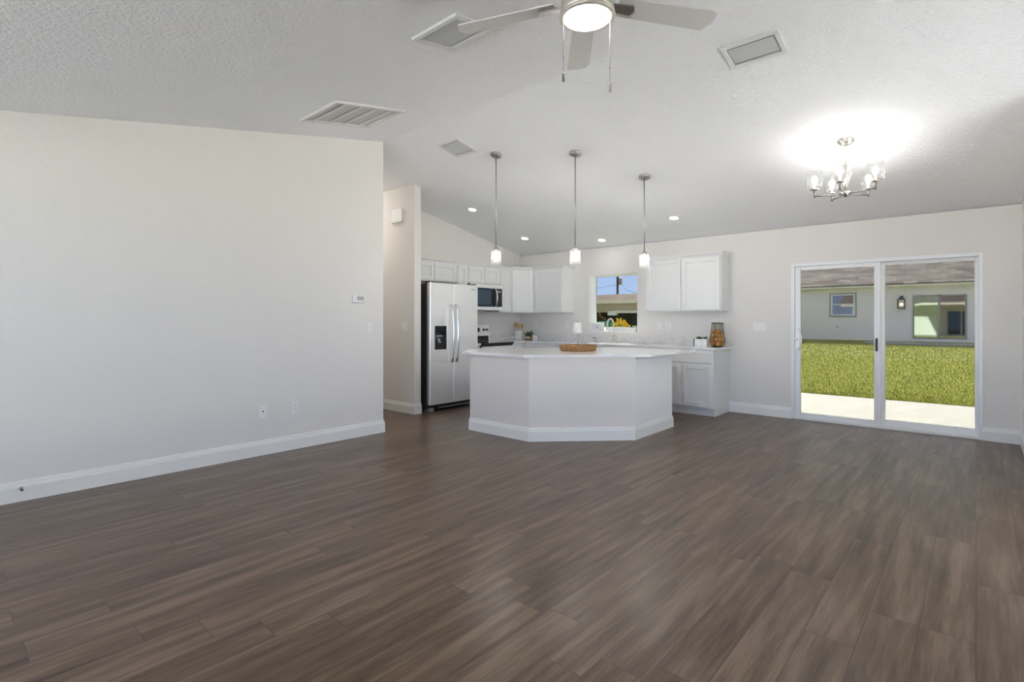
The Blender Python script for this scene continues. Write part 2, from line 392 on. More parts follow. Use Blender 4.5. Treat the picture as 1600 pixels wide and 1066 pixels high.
# baseboards
BASE = [(0, 0), (.016, 0), (.016, .106), (.0125, .110), (.0125, .119), (.009, .123), (.007, .140), (.003, .146), (0, .146)]
def base(name, path): struct(MB().sweep(path, BASE).build(name, 'trim_white'))
base('baseboard_left', [(XL, YF), (XL, YR), (XL-.12, YR), (XH, YR)])
base('baseboard_hall', [(XH, 4.55), (-5.83, 4.55), (-5.83, 4.668)])
base('baseboard_back', [(-2.64, YB), (-1.85, YB), (-1.85, YB+.03)])
base('baseboard_back_corner', [(.066, YB+.03), (.066, YB), (XR, YB)])
base('baseboard_right', [(XR, YB-.016), (XR, 5.46), (XR2, 5.46)])

# ------------------------------------------------------------------ kitchen window
wf = struct(MB().box(-5.03, -4.965, YB+.12, YB+.17, 1.105, 2.08).box(-4.155, -4.09, YB+.12, YB+.17, 1.105, 2.08)
            .box(-4.965, -4.155, YB+.12, YB+.17, 1.105, 1.185).box(-4.965, -4.155, YB+.12, YB+.17, 2.045, 2.08).build('window_1', 'vinyl_white', bevel=.004))
MB().box(-4.97, -4.15, YB+.142, YB+.148, 1.18, 2.05).build('window_pane', 'pane_glass', wf)
MB().box(-5.03, -4.09, YB-.012, YB+.125, 1.095, 1.117).build('window_sill', 'trim_white', wf, bevel=.004)
MB().box(-5.031, -5.02, YB, YB+.12, 1.117, 2.08).box(-4.10, -4.089, YB, YB+.12, 1.117, 2.08).box(-5.02, -4.10, YB, YB+.12, 2.07, 2.081).build('window_reveal', 'trim_white', wf)
# unseen windows behind and beside the camera, added and sized for fill daylight
w2 = MB()
for x0, x1 in ((-4.9, -4.84), (-2.95, -2.89), (-1.01, -.95), (.94, 1.0)): w2.box(x0, x1, YF-.14, YF-.06, .2, 2.34)
w2 = struct(w2.box(-4.9, 1.0, YF-.14, YF-.06, .2, .26).box(-4.9, 1.0, YF-.14, YF-.06, 2.28, 2.34).build('fill_window_2', 'vinyl_white'))
MB().box(-4.85, .95, YF-.105, YF-.098, .24, 2.30).build('window_pane', 'clear_pane', w2)
w3 = MB()
for y0, y1 in ((3.0, 3.06), (4.12, 4.18), (5.24, 5.3)): w3.box(XR2+.05, XR2+.11, y0, y1, .2, 2.4)
w3 = struct(w3.box(XR2+.05, XR2+.11, 3.0, 5.3, .2, .26).box(XR2+.05, XR2+.11, 3.0, 5.3, 2.34, 2.4).build('fill_window_3', 'vinyl_white'))
MB().box(XR2+.077, XR2+.083, 3.05, 5.25, .24, 2.36).build('window_pane', 'clear_pane', w3)

# ------------------------------------------------------------------ sliding glass door
sd = MB(); a, b = -1.845, .06
sd.box(a, a+.045, YB-.006, YB+.13, 0, 2.06).box(b-.04, b, YB-.006, YB+.13, 0, 2.06).box(a+.045, b-.04, YB-.006, YB+.13, 2.015, 2.06).box(a+.045, b-.04, YB-.006, YB+.13, 0, .03)
door = struct(sd.build('door_1', 'vinyl_white', bevel=.004))
p1 = MB()      # inner, sliding panel on the left
p1.box(-1.80, -1.735, YB+.02, YB+.06, .03, 2.015).box(-.93, -.865, YB+.02, YB+.06, .03, 2.015).box(-1.735, -.93, YB+.02, YB+.06, .03, .085).box(-1.735, -.93, YB+.02, YB+.06, 1.965, 2.015)
sp_ = p1.build('sliding_panel', 'vinyl_white', door, bevel=.004)
MB().box(-1.74, -.925, YB+.037, YB+.043, .08, 1.97).build('pane', 'pane_glass', sp_)
p2 = MB()
p2.box(-.90, -.825, YB+.075, YB+.115, .03, 2.015).box(-.01, .02, YB+.075, YB+.115, .03, 2.015).box(-.825, -.01, YB+.075, YB+.115, .03, .10).box(-.825, -.01, YB+.075, YB+.115, 1.975, 2.015)
fp_ = p2.build('fixed_panel', 'vinyl_white', door, bevel=.004)
MB().box(-.83, -.005, YB+.092, YB+.098, .09, 1.98).build('pane', 'pane_glass', fp_)
hy = YB-.012
hd = MB().tube([(-1.765, hy, .925)]+[(-1.765+.045*math.sin(PI*k/12)**.7, hy, .935+.25*k/12) for k in range(1, 12)]+[(-1.765, hy, 1.195)], .011, 8)
hd.box(-1.79, -1.745, YB-.004, YB+.022, .92, 1.20).box(-1.777, -1.755, hy-.008, YB, .925, .945).box(-1.777, -1.755, hy-.008, YB, 1.175, 1.195)
hd.lathe([(.026, 0), (.024, .012), (0, .014)], (-1.785, YB-.004, 1.06), 16, (0, -1, 0)).build('handle', 'handle_white', sp_)['label'] = 'white D-shaped pull'
MB().box(-.918, -.892, YB+.012, YB+.022, .93, 1.09).build('latch', 'slot_dark', sp_)['label'] = 'dark latch keeper'

# ------------------------------------------------------------------ cabinets
def shaker(m, o, u, n, a0, a1, z0, z1, t=.022, rail=.056, rec=.013):
    m.obox(o, u, n, a0, a0+rail, 0, t, z0, z1).obox(o, u, n, a1-rail, a1, 0, t, z0, z1)
    m.obox(o, u, n, a0+rail, a1-rail, 0, t, z0, z0+rail).obox(o, u, n, a0+rail, a1-rail, 0, t, z1-rail, z1)
    q = rail+.010; d = t-.007
    m.obox(o, u, n, a0+rail-.001, a0+q, 0, d, z0+rail, z1-rail).obox(o, u, n, a1-q, a1-rail+.001, 0, d, z0+rail, z1-rail)
    m.obox(o, u, n, a0+q, a1-q, 0, d, z0+rail-.001, z0+q).obox(o, u, n, a0+q, a1-q, 0, d, z1-q, z1-rail+.001)
    return m.obox(o, u, n, a0+q-.001, a1-q+.001, 0, t-rec, z0+q-.001, z1-q+.001)
def doors(root, o, u, n, spans, z0, z1, name='door', rail=.056):
    for a0, a1 in spans: shaker(MB(), o, u, n, a0, a1, z0, z1, rail=rail).build(name, 'cabinet_white', root, bevel=.0025)
UZ0, UZ1 = 1.44, 2.225
XU, YU = XK+.32, YB-.32       # upper cabinet fronts
ex, ey = (1, 0, 0), (0, 1, 0)
# uppers along the kitchen side wall (fronts face +x; u runs along +y)
def upper_left(name, y0, y1, z0, n, label):
    r = thing(name, (XK, (y0+y1)/2, z0), label, 'cabinet', 'white wall cabinets')
    MB().box(XK+.002, XU, y0+.001, y1-.001, z0, UZ1).build('body', 'cabinet_white', r)
    w = (y1-y0-.03)/n
    doors(r, (XU, y0, 0), ey, ex, [(.018+w*i+.003, .012+w*(i+1)-.003) for i in range(n)], z0+.012, UZ1-.03)
    return r
upper_left('wall_cabinet', 4.80, 5.745, 1.905, 2, 'short white two-door wall cabinet directly above the refrigerator')
upper_left('wall_cabinet', 5.745, 5.99, UZ0, 1, 'very narrow white wall cabinet between the refrigerator cabinet and the microwave cabinet')
upper_left('wall_cabinet', 5.99, 6.755, 1.915, 2, 'short white two-door wall cabinet directly above the microwave')
upper_left('wall_cabinet', 6.755, 7.075, UZ0, 1, 'tall narrow white wall cabinet just right of the microwave')
MB().box(XK+.002, XU, 4.672, 4.80, 1.905, UZ1).build('x', 'cabinet_white')
fl = bpy.data.objects['x']; fl.name = 'filler_panel'; tag(fl, 'slim white filler panel between the stub wall and the refrigerator cabinet', 'panel')
# diagonal corner cabinet
cy0, cx1 = 7.078, XK+.612
r = thing('corner_cabinet', (XK, YB, UZ0), 'white diagonal single-door wall cabinet across the kitchen corner', 'cabinet', 'white wall cabinets')
MB().prism([(XK+.002, cy0), (XU, cy0), (cx1, YU), (cx1, YB-.002), (XK+.002, YB-.002)], UZ0, UZ1).build('body', 'cabinet_white', r)
o = Vector((XU, cy0, 0)); dv = Vector((cx1-XU, YU-cy0, 0)); L = dv.length; dv.normalize()
doors(r, o, dv, (dv.y, -dv.x, 0), [(.02, L-.02)], UZ0+.012, UZ1-.03)
def upper_back(x0, x1, n, label):
    r = thing('wall_cabinet', ((x0+x1)/2, YB, UZ0), label, 'cabinet', 'white wall cabinets')
    MB().box(x0, x1, YU, YB-.002, UZ0, UZ1).build('body', 'cabinet_white', r)
    g = .045 if n == 2 else .015; w = (x1-x0-.03-(g-.03 if n == 2 else 0))/n
    sp = [(.015, .015+w), (x1-x0-.015-w, x1-x0-.015)][:n]
    doors(r, (x0, YU, 0), ex, (0, -1, 0), sp, UZ0+.012, UZ1-.03)
upper_back(cx1+.003, -5.34, 1, 'single-door white wall cabinet left of the kitchen window')
upper_back(-3.785, -2.645, 2, 'wide two-door white wall cabinet right of the kitchen window')
CR = [(0, UZ1-.022), (.012, UZ1-.022), (.014, UZ1-.01), (.036, UZ1+.02), (.036, UZ1+.034), (0, UZ1+.034)]
tag(MB().sweep([(XU, 4.675), (XU, cy0), (cx1, YU), (-5.34, YU), (-5.34, YB)], CR).build('crown_molding', 'cabinet_white'), 'white crown molding running over the corner run of wall cabinets', 'molding')
tag(MB().sweep([(-3.785, YB), (-3.785, YU), (-2.645, YU), (-2.645, YB)], CR).build('crown_molding', 'cabinet_white'), 'white crown molding on top of the cabinet right of the window', 'molding')

# base cabinets
CT0, CT1 = .905, .932
YBF, XBF = 7.06, XK+.62
def base_back(x0, x1, spans, label, drawer=True, hasside=False):
    r = thing('base_cabinet', ((x0+x1)/2, YB, 0), label, 'cabinet', 'white base cabinets')
    MB().box(x0, x1, YBF, YB-.002, .105, CT0-.001).box(x0, x1-.0, YBF+.07, YB-.002, 0, .105).build('body', 'cabinet_white', r)
    if hasside: MB().box(x1, x1+.012, YBF+.055, YB-.002, 0, .105).box(x1, x1+.012, YBF, YB-.002, .105, CT0-.001).build('side_panel', 'cabinet_white', r)
    if drawer: MB().obox((x0, YBF, 0), ex, (0, -1, 0), .02, x1-x0-.02, 0, .02, .725, CT0-.03).build('drawer', 'cabinet_white', r, bevel=.003)
    doors(r, (x0, YBF, 0), ex, (0, -1, 0), spans, .13, .70)
base_back(-3.50, -2.652, [(.02, .42), (.43, .828)], 'white base cabinet with drawer and two doors at the end of the back counter', hasside=True)
base_back(-5.02, -4.12, [(.02, .445), (.455, .88)], 'white sink base cabinet under the kitchen window')
base_back(-5.95, -5.02, [(.04, .46), (.47, .91)], 'white base cabinet on the back wall left of the sink')
def base_left(y0, y1, label, name='base_cabinet'):
    r = thing(name, (XK, (y0+y1)/2, 0), label, 'cabinet', 'white base cabinets')
    MB().box(XK+.002, XBF, y0, y1, .105, CT0-.001).box(XK+.002, XBF-.07, y0, y1, 0, .105).build('body', 'cabinet_white', r)
    MB().obox((XBF, y0, 0), ey, ex, .012, y1-y0-.012, 0, .02, .725, CT0-.03).build('drawer', 'cabinet_white', r, bevel=.003)
    doors(r, (XBF, y0, 0), ey, ex, [(.012, y1-y0-.012)], .13, .70)
base_left(5.755, 5.975, 'very narrow white base cabinet between the refrigerator and the range')
base_left(6.765, 7.04, 'narrow white base cabinet right of the range')
r = thing('corner_base_cabinet', (XK, YB, 0), 'white base cabinet filling the kitchen corner under the counter', 'cabinet', 'white base cabinets')
MB().box(XK+.002, -5.955, 7.042, YB-.002, 0, CT0-.001).build('body', 'cabinet_white', r)
# dishwasher
dw = thing('dishwasher', (-3.81, YB, 0), 'stainless dishwasher with black control edge under the back counter', 'dishwasher')
MB().box(-4.115, -3.505, YBF+.02, YB-.05, .1, .895).box(-4.115, -3.505, YBF+.08, YB-.05, 0, .1).build('body', 'black_plastic', dw)
MB().box(-4.11, -3.51, YBF-.025, YBF+.02, .12, .83).build('door', 'stainless', dw, bevel=.005)
MB().box(-4.11, -3.51, YBF-.025, YBF+.02, .833, .893).build('control_panel', 'black_plastic', dw, bevel=.005)
MB().tube([(-4.05, YBF-.025, .78), (-4.05, YBF-.06, .78), (-3.57, YBF-.06, .78), (-3.57, YBF-.025, .78)], .01).build('handle', 'bright_steel', dw)
# counter along the walls
ct = thing('counter', (-4.5, YB, CT0), 'white quartz counter along the back wall under the window', 'counter')
MB().prism([(XK+.002, 6.757), (-5.95, 6.757), (-5.95, 7.035), (-2.60, 7.035), (-2.60, YB-.002), (XK+.002, YB-.002)], CT0, CT1).build('slab', 'quartz', ct, bevel=.004)
MB().box(XK+.022, -2.60, YB-.022, YB-.002, CT1, 1.045).box(XK+.002, XK+.022, 6.757, YB-.002, CT1, 1.045).build('backsplash', 'quartz_veined', ct, bevel=.003)
tag(MB().box(XK+.002, -5.95, 5.752, 5.978, CT0, CT1).build('counter', 'quartz'), 'small white quartz counter piece between refrigerator and range', 'counter')

# ------------------------------------------------------------------ refrigerator
FX, f0, f1 = -5.78, 4.785, 5.74
fr = thing('refrigerator', (-6.2, (f0+f1)/2, 0), 'stainless side-by-side refrigerator with water dispenser beside the stub wall', 'refrigerator')
MB().box(XK+.05, FX-.075, f0, f1, .03, 1.83).build('body', 'appliance_side', fr, bevel=.006)
ym = 5.225
for nm, ya, ybb in (('freezer_door', f0, ym-.004), ('refrigerator_door', ym+.004, f1)):
    d = MB().box(FX-.07, FX, ya, ybb, .095, 1.845).build(nm, 'stainless', fr, bevel=.012, seg=3)
    yh = ym-.045 if nm == 'freezer_door' else ym+.045
    pts = [(FX-.005, yh, .70)]+[(FX+.03+.035*math.sin(PI*k/12), yh, .70+.83*k/12) for k in range(13)]+[(FX-.005, yh, 1.53)]
    MB().tube(pts, .016, 10).build('handle', 'bright_steel', d)
    if nm == 'freezer_door':
        MB().box(FX-.004, FX+.004, 4.875, 5.095, .885, 1.225).build('dispenser', 'black_plastic', d, bevel=.004)
        MB().box(FX+.003, FX+.006, 4.885, 5.085, 1.09, 1.215).build('dispenser_display', 'black_glass', d)
        MB().box(FX+.003, FX+.007, 4.895, 5.01, 1.068, 1.092).build('dispenser_buttons', 'metal_grey', d)['label'] = 'grey button strip'
        MB().prism_x([(4.90, 1.045), (4.95, 1.05), (4.975, .985), (4.935, .98)], FX+.002, FX+.02).build('dispenser_paddle', 'metal_grey', d)['label'] = 'grey paddle'
    else:
        MB().box(FX-.001, FX+.003, 5.60, 5.635, 1.765, 1.777).box(FX-.001, FX+.003, 5.645, 5.68, 1.765, 1.777).build('badge', 'metal_grey', d)['label'] = 'small grey badge'
MB().box(FX-.11, FX-.06, f0+.1, f1-.01, .022, .085).build('toe_grille', 'black_plastic', fr)
MB().box(FX-.058, FX-.05, f0+.2, f1-.02, .03, .05).build('toe_trim', 'grille_grey', fr)
for yy in (f0+.05, f1-.05): MB().box(FX-.13, FX-.02, yy-.045, yy+.045, 0, .05).build('roller_foot', 'grille_grey', fr, bevel=.006)
for yy in (f0+.05, f1-.05): MB().box(FX-.12, FX-.02, yy-.035, yy+.035, 1.832, 1.862).build('hinge_cover', 'black_plastic', fr, bevel=.005)

# ------------------------------------------------------------------ range and microwave
rg0, rg1 = 5.985, 6.75
rn = thing('range', (XK, (rg0+rg1)/2, 0), 'stainless electric range with black glass cooktop and black knobs', 'range')
MB().box(XK+.03, -5.955, rg0, rg1, .03, .905).box(XK+.1, -6.02, rg0+.02, rg1-.02, 0, .03).build('body', 'appliance_side', rn)
MB().box(XK+.11, -5.925, rg0+.001, rg1-.001, .905, .932).build('cooktop', 'black_glass', rn, bevel=.004)
bgd = MB().prism_y([(XK+.03, .905), (XK+.11, .905), (XK+.085, 1.215), (XK+.03, 1.22)], rg0+.004, rg1-.004).build('backguard', 'stainless', rn, bevel=.005)
MB().prism_y([(XK+.108, .933), (XK+.114, .933), (XK+.104, 1.03), (XK+.098, 1.03)], rg0+.01, rg1-.04).build('backguard_lower', 'black_glass', bgd)
for yy in (6.13, 6.21, 6.60, 6.68): MB().lathe([(.022, 0), (.022, .012), (.017, .03)], (XK+.088, yy, 1.135), 16, (1, 0, .08)).build('knob', 'black_plastic', bgd)
MB().box(XK+.085, XK+.098, 6.30, 6.50, 1.10, 1.17).build('clock', 'black_glass', bgd)
od = MB().box(-5.955, -5.925, rg0+.004, rg1-.004, .20, .875).build('oven_door', 'stainless', rn, bevel=.006)
MB().box(-5.926, -5.921, rg0+.09, rg1-.09, .38, .68).build('oven_window', 'black_glass', od)
MB().tube([(-5.93, rg0+.05, .80), (-5.885, rg0+.06, .80), (-5.885, rg1-.06, .80), (-5.93, rg1-.05, .80)], .011).build('handle', 'bright_steel', od)
MB().box(-5.955, -5.93, rg0+.004, rg1-.004, .04, .19).build('storage_drawer', 'stainless', rn, bevel=.005)

MX = XK+.40
mw = thing('microwave', (XK, 6.373, 1.47), 'stainless over-the-range microwave with black door above the range', 'microwave')
MB().box(XK+.004, MX-.03, 5.995, 6.75, 1.475, 1.914).build('body', 'appliance_side', mw)
MB().box(MX-.03, MX, 5.995, 6.75, 1.848, 1.914).build('vent_strip', 'stainless', mw, bevel=.004)
MB().box(MX-.03, MX, 5.995, 6.75, 1.475, 1.532).build('lower_strip', 'stainless', mw, bevel=.004)
mdr = MB().box(MX-.03, MX, 5.995, 6.585, 1.534, 1.846).build('door', 'black_glass', mw, bevel=.003)
MB().box(MX-.002, MX+.003, 6.05, 6.455, 1.565, 1.815).build('door_window', 'oven_window', mdr)
pts = [(MX-.005, 6.57, 1.548)]+[(MX+.02+.03*math.sin(PI*k/10), 6.57, 1.548+.284*k/10) for k in range(11)]+[(MX-.005, 6.57, 1.832)]
MB().tube(pts, .014, 10).build('handle', 'bright_steel', mdr)
MB().box(MX-.03, MX, 6.588, 6.75, 1.534, 1.846).build('control_panel', 'black_plastic', mw, bevel=.003)
MB().box(MX-.001, MX+.002, 6.62, 6.71, 1.78, 1.81).build('display', 'lcd_grey', mw)
MB().box(XK+.06, MX-.06, 6.06, 6.68, 1.466, 1.476).build('grease_filter', 'grille_grey', mw)

# ------------------------------------------------------------------ island
IA, IB, IC, ID = (-4.53, 4.365), (-3.615, 4.365), (-2.80, 5.185), (-2.80, 6.13)
body = [IA, IB, IC, ID, (-3.50, 6.13), (-4.80, 4.98), (-4.80, 4.72)]
isl = thing('kitchen_island', (-3.7, 5.2, 0), 'greige angled kitchen island base in the middle of the kitchen', 'island')
MB().prism(body, 0, .905).build('body', 'island_paint', isl)
MB().sweep([(-4.80, 4.72), IA, IB, IC, ID, (-3.50, 6.13)], BASE).build('baseboard', 'trim_white', isl)
MB().sweep([(-4.80, 4.72), IA, IB, IC, ID, (-3.50, 6.13)], [(0, .875), (.012, .875), (.016, .905), (0, .905)]).build('top_trim', 'island_paint', isl)
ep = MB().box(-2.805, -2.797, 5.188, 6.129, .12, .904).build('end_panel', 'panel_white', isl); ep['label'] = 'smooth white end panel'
itop = MB().prism([(-4.60, 4.305), (-3.64, 4.305), (-2.655, 5.29), (-2.655, 6.51), (-3.75, 6.51), (-4.96, 5.2), (-4.96, 4.74)], .905, .933).build('island_countertop', 'quartz', bevel=.004)
tag(itop, 'white quartz countertop overhanging the angled island', 'countertop')

# ------------------------------------------------------------------ faucet and soap dispenser
fx, fy = -4.46, 7.56
fc = thing('faucet', (fx, fy, CT1), 'tall brushed pull-down gooseneck faucet in front of the window', 'faucet')
MB().lathe([(.027, 0), (.027, .012), (.02, .02), (.02, .10), (.016, .115)], (fx, fy, CT1), 20).build('base', 'nickel_warm', fc)
arc = [(fx, fy, CT1+.1), (fx, fy, CT1+.31)]+[(fx-.012*k/10, fy-.085+.085*math.cos(PI*k/10), CT1+.31+.085*math.sin(PI*k/10)) for k in range(1, 11)]+[(fx-.014, fy-.17, CT1+.285)]
MB().tube(arc, .0125, 12).build('spout', 'nickel_warm', fc)
MB().tube([(fx-.014, fy-.17, CT1+.29), (fx-.015, fy-.172, CT1+.20)], .017, 12, taper=[.015, .019]).build('spray_head', 'nickel_warm', fc)
MB().tube([(fx+.015, fy-.005, CT1+.055), (fx+.04, fy-.01, CT1+.075), (fx+.085, fy-.02, CT1+.135)], .012, 10, taper=[.014, .014, .010]).build('handle', 'nickel_warm', fc)
sx, sy = -4.80, 7.55
so = thing('soap_dispenser', (sx, sy, CT1), 'small brushed soap dispenser left of the faucet', 'soap dispenser')
MB().lathe([(.02, 0), (.02, .008), (.012, .012), (.012, .06)], (sx, sy, CT1), 16).build('base', 'nickel', so)
MB().tube([(sx, sy, CT1+.06), (sx, sy-.005, CT1+.085), (sx-.01, sy-.045, CT1+.08), (sx-.012, sy-.075, CT1+.06)], .008, 8).build('pump', 'nickel', so)

# ------------------------------------------------------------------ ceiling fan
FC = Vector((-1.44, 2.19, 0)); zb = 2.885
fan = thing('ceiling_fan', (FC.x, FC.y, zb), 'five-blade pale ceiling fan with lit round light on the vaulted ceiling', 'ceiling fan')
ztop = zc(FC.y)
MB().lathe([(.075, 0), (.075, -.03), (.03, -.075), (.014, -.085)], (FC.x, FC.y, ztop+.005), 24).build('canopy', 'fan_housing', fan)
MB().tube([(FC.x, FC.y, ztop-.07), (FC.x, FC.y, zb+.1)], .013, 10).build('downrod', 'fan_housing', fan)
MB().lathe([(.03, .12), (.10, .10), (.125, .06), (.128, .01), (.118, -.01), (.128, -.022), (.133, -.05), (.133, -.062)], (FC.x, FC.y, zb), 40).build('motor_housing', 'fan_housing', fan)
MB().lathe([(.133, -.062), (.136, -.066), (.136, -.074), (.118, -.078), (.118, -.062)], (FC.x, FC.y, zb), 40, caps=False).build('light_rim', 'fan_housing', fan)
MB().lathe([(.0, -.088), (.06, -.085), (.105, -.078), (.118, -.070)], (FC.x, FC.y, zb), 40, caps=False).build('light_lens', 'lens_glow', fan)
for ang in (56, 128, 200, 272, 344):
    a = math.radians(ang); u = Vector((math.cos(a), math.sin(a), 0)); v = Vector((-u.y, u.x, 0)); tl = math.radians(-11)
    vn = v*math.cos(tl)+Vector((0, 0, 1))*math.sin(tl); nn = u.cross(vn)
    ol = [(.16, -.055), (.665, -.07), (.70, -.055), (.71, 0), (.68, .07), (.16, .062)]
    vs = []
    for h in (-.003, .003): vs += [FC+Vector((0, 0, zb+.008))+u*q+vn*w_+nn*h for q, w_ in ol]
    n = len(ol)
    bl = MB().add(vs, [tuple(range(n))[::-1], tuple(range(n, 2*n))]+[(i, (i+1) % n, n+(i+1) % n, n+i) for i in range(n)]).build('blade', 'fan_blade', fan)
    irn = MB(); o = FC+Vector((0, 0, zb-.004)); vs = []
    for h in (-.004, .004): vs += [o+u*q+vn*w_+nn*h for q, w_ in ((.09, -.022), (.24, -.03), (.255, 0), (.24, .03), (.09, .022))]
    irn.add(vs, [(4, 3, 2, 1, 0), (5, 6, 7, 8, 9)]+[(i, (i+1) % 5, 5+(i+1) % 5, 5+i) for i in range(5)]).build('blade_iron', 'fan_iron', bl)
Rv = Vector((math.cos(YAW), math.sin(YAW), 0))
for off, zend, mt_, lab in ((-.118, 2.495, 'chain_grey', 'shorter chain with dark pull'), (.112, 2.445, 'chain_pale', 'longer chain with pale pull')):
    q = FC+Rv*off
    ch = MB().tube([(q.x, q.y, zb-.03), (q.x, q.y, zend+.04)], .0013, 5)
    for k in range(1): ch.sphere((q.x, q.y, zend+.12), .004, 8, 6)
    ch = ch.build('pull_chain', 'chain_grey' if off < 0 else 'chain_pale', fan); ch['label'] = lab
    MB().lathe([(.0025, .048), (.0055, .04), (.0062, .004), (.004, 0)], (q.x, q.y, zend), 10).build('pull_knob', mt_, ch)

# ------------------------------------------------------------------ pendants
def slope_axis(y): return Vector((0, MF if y <= YR else MBK, -1)).normalized()
def pendant_at(x, y, zb, label):
    zt = zc(y); p = thing('pendant_light', (x, y, zb), label, 'pendant light', 'pendants over the island'); ax = slope_axis(y)
    MB().lathe([(.066, -.004), (.066, .014), (.058, .026), (.02, .03)], (x, y, zt), 28, ax).build('canopy', 'nickel', p)
    MB().tube([(x, y, zt-.02), (x, y, zb+.175)], .0065, 8).build('rod', 'nickel', p)
    MB().lathe([(.008, .2), (.03, .185), (.032, .163), (.024, .16), (.022, .13)], (x, y, zb), 20).build('socket_cap', 'nickel', p)
    MB().lathe([(.03, .164), (.056, .160), (.058, .15), (.058, 0), (.0555, 0), (.0555, .150), (.03, .158)], (x, y, zb), 28, caps=False).build('glass_shade', 'shade_glass', p)
    MB().lathe([(.0, .035), (.015, .039), (.024, .058), (.022, .078), (.013, .105), (.012, .13)], (x, y, zb), 18, caps=False).build('bulb', 'pendant_glow', p)
pendant_at(-4.155, 4.42, 1.955, 'glass pendant on a nickel rod over the island left end, nearest the refrigerator')
pendant_at(-3.30, 4.78, 1.925, 'glass pendant on a nickel rod, the middle of the three over the island')
pendant_at(-2.89, 5.59, 1.915, 'glass pendant on a nickel rod nearest the wide cabinet right of the window')

# ------------------------------------------------------------------ chandelier
HC = Vector((-.90, 5.66, 0)); hz = 2.475; ct_z = zc(HC.y)
chd = thing('chandelier', (HC.x, HC.y, hz), 'five-arm nickel chandelier with clear glass shades, lit, in front of the sliding door', 'chandelier')
MB().lathe([(.07, -.004), (.07, .01), (.05, .03), (.012, .04)], (HC.x, HC.y, ct_z), 28, slope_axis(HC.y)).build('canopy', 'nickel_warm', chd)
MB().tube([(HC.x, HC.y, hz), (HC.x, HC.y, hz+.27)], .012, 10).build('stem', 'nickel_warm', chd)
MB().lathe([(.01, -.03), (.016, -.022), (.034, -.012), (.034, .02), (.018, .03)], (HC.x, HC.y, hz), 20).build('hub', 'nickel', chd)
lk = MB(); zz = hz+.28; k = 0
def link(m, c, r1, r2, d, wr):
    pts = [Vector(c)+Vector(d)*math.cos(2*PI*i/12)*r1+Vector((0, 0, math.sin(2*PI*i/12)*r2)) for i in range(13)]
    m.tube(pts, wr, 6)
while zz < ct_z-.035:
    link(lk, (HC.x, HC.y, zz), .011, .02, ex if k % 2 else ey, .0028); zz += .03; k += 1
lk.build('chain', 'nickel_warm', chd)
cd = MB()
for sgn in (-1, 1):      # slack chain hanging in a loop on either side
    for q in range(15):
        f = q/14; c = HC+Rv*(sgn*.055*math.sin(PI*min(f*1.0, 1))**.8)+Vector((0, 0, hz+.38-.30*f))
        link(cd, c, .008, .015, ex if q % 2 else ey, .002)
cd.build('slack_chain', 'nickel_warm', chd)
Fv = Vector((-math.sin(YAW), math.cos(YAW), 0))
for k in range(5):
    a = math.radians(-60+72*k); d = Rv*math.cos(a)+Fv*math.sin(a); e_ = HC+d*.25
    arm = MB().tube([HC+d*.03+Vector((0, 0, hz)), e_+Vector((0, 0, hz))], .006, 8).tube([e_+Vector((0, 0, hz-.012)), e_+Vector((0, 0, hz+.055))], .008, 8).build('arm', 'nickel_dark', chd)
    MB().lathe([(.008, .05), (.036, .058), (.038, .068), (.02, .072), (.018, .115), (.0, .116)], (e_.x, e_.y, hz), 20).build('cup', 'nickel_warm', arm)
    MB().lathe([(.04, .069), (.062, .073), (.064, .085), (.064, .235), (.0615, .235), (.0615, .087), (.04, .074)], (e_.x, e_.y, hz), 24, caps=False).build('glass_shade', 'clear_shade', arm)
    MB().lathe([(.012, .112), (.013, .122), (.024, .148), (.025, .165), (.015, .186), (0, .191)], (e_.x, e_.y, hz), 18, caps=False).build('bulb', 'bulb_glow', arm)

# ------------------------------------------------------------------ recessed lights, vents
for x, y, lab in ((-5.73, 5.57, 'lit recessed ceiling light nearest the hall and refrigerator'), (-5.81, 6.90, 'lit recessed ceiling light over the corner cabinets'),
                  (-4.57, 7.38, 'lit recessed ceiling light close to the wall above the kitchen window'), (-3.11, 6.88, 'lit recessed ceiling light in front of the wide right wall cabinet')):
    rl = thing('recessed_light', (x, y, zc(y)), lab, 'recessed light', 'recessed kitchen lights'); ax = slope_axis(y)
    MB().lathe([(.055, .001), (.055, .006), (.08, .005), (.085, -.002), (.055, -.002)], (x, y, zc(y)), 28, ax, caps=False).build('trim_ring', 'trim_white', rl)
    MB().lathe([(0, .002), (.056, .002)], (x, y, zc(y)), 28, ax, caps=False).build('lens', 'can_glow', rl)
hl = thing('hall_fill_light', (-7.2, 4.07, zc(4.07)), 'added flush fill light, unseen in the hall beyond the left wall', 'ceiling light')  # added out of view to brighten the hall wall
MB().lathe([(.15, -.004), (.15, .02), (.14, .03)], (-7.2, 4.07, zc(4.07)), 28, slope_axis(4.07)).build('base', 'trim_white', hl)
MB().lathe([(.14, .03), (.11, .06), (.05, .08), (0, .085)], (-7.2, 4.07, zc(4.07)), 28, slope_axis(4.07), caps=False).build('diffuser', 'hall_fill_glow', hl)
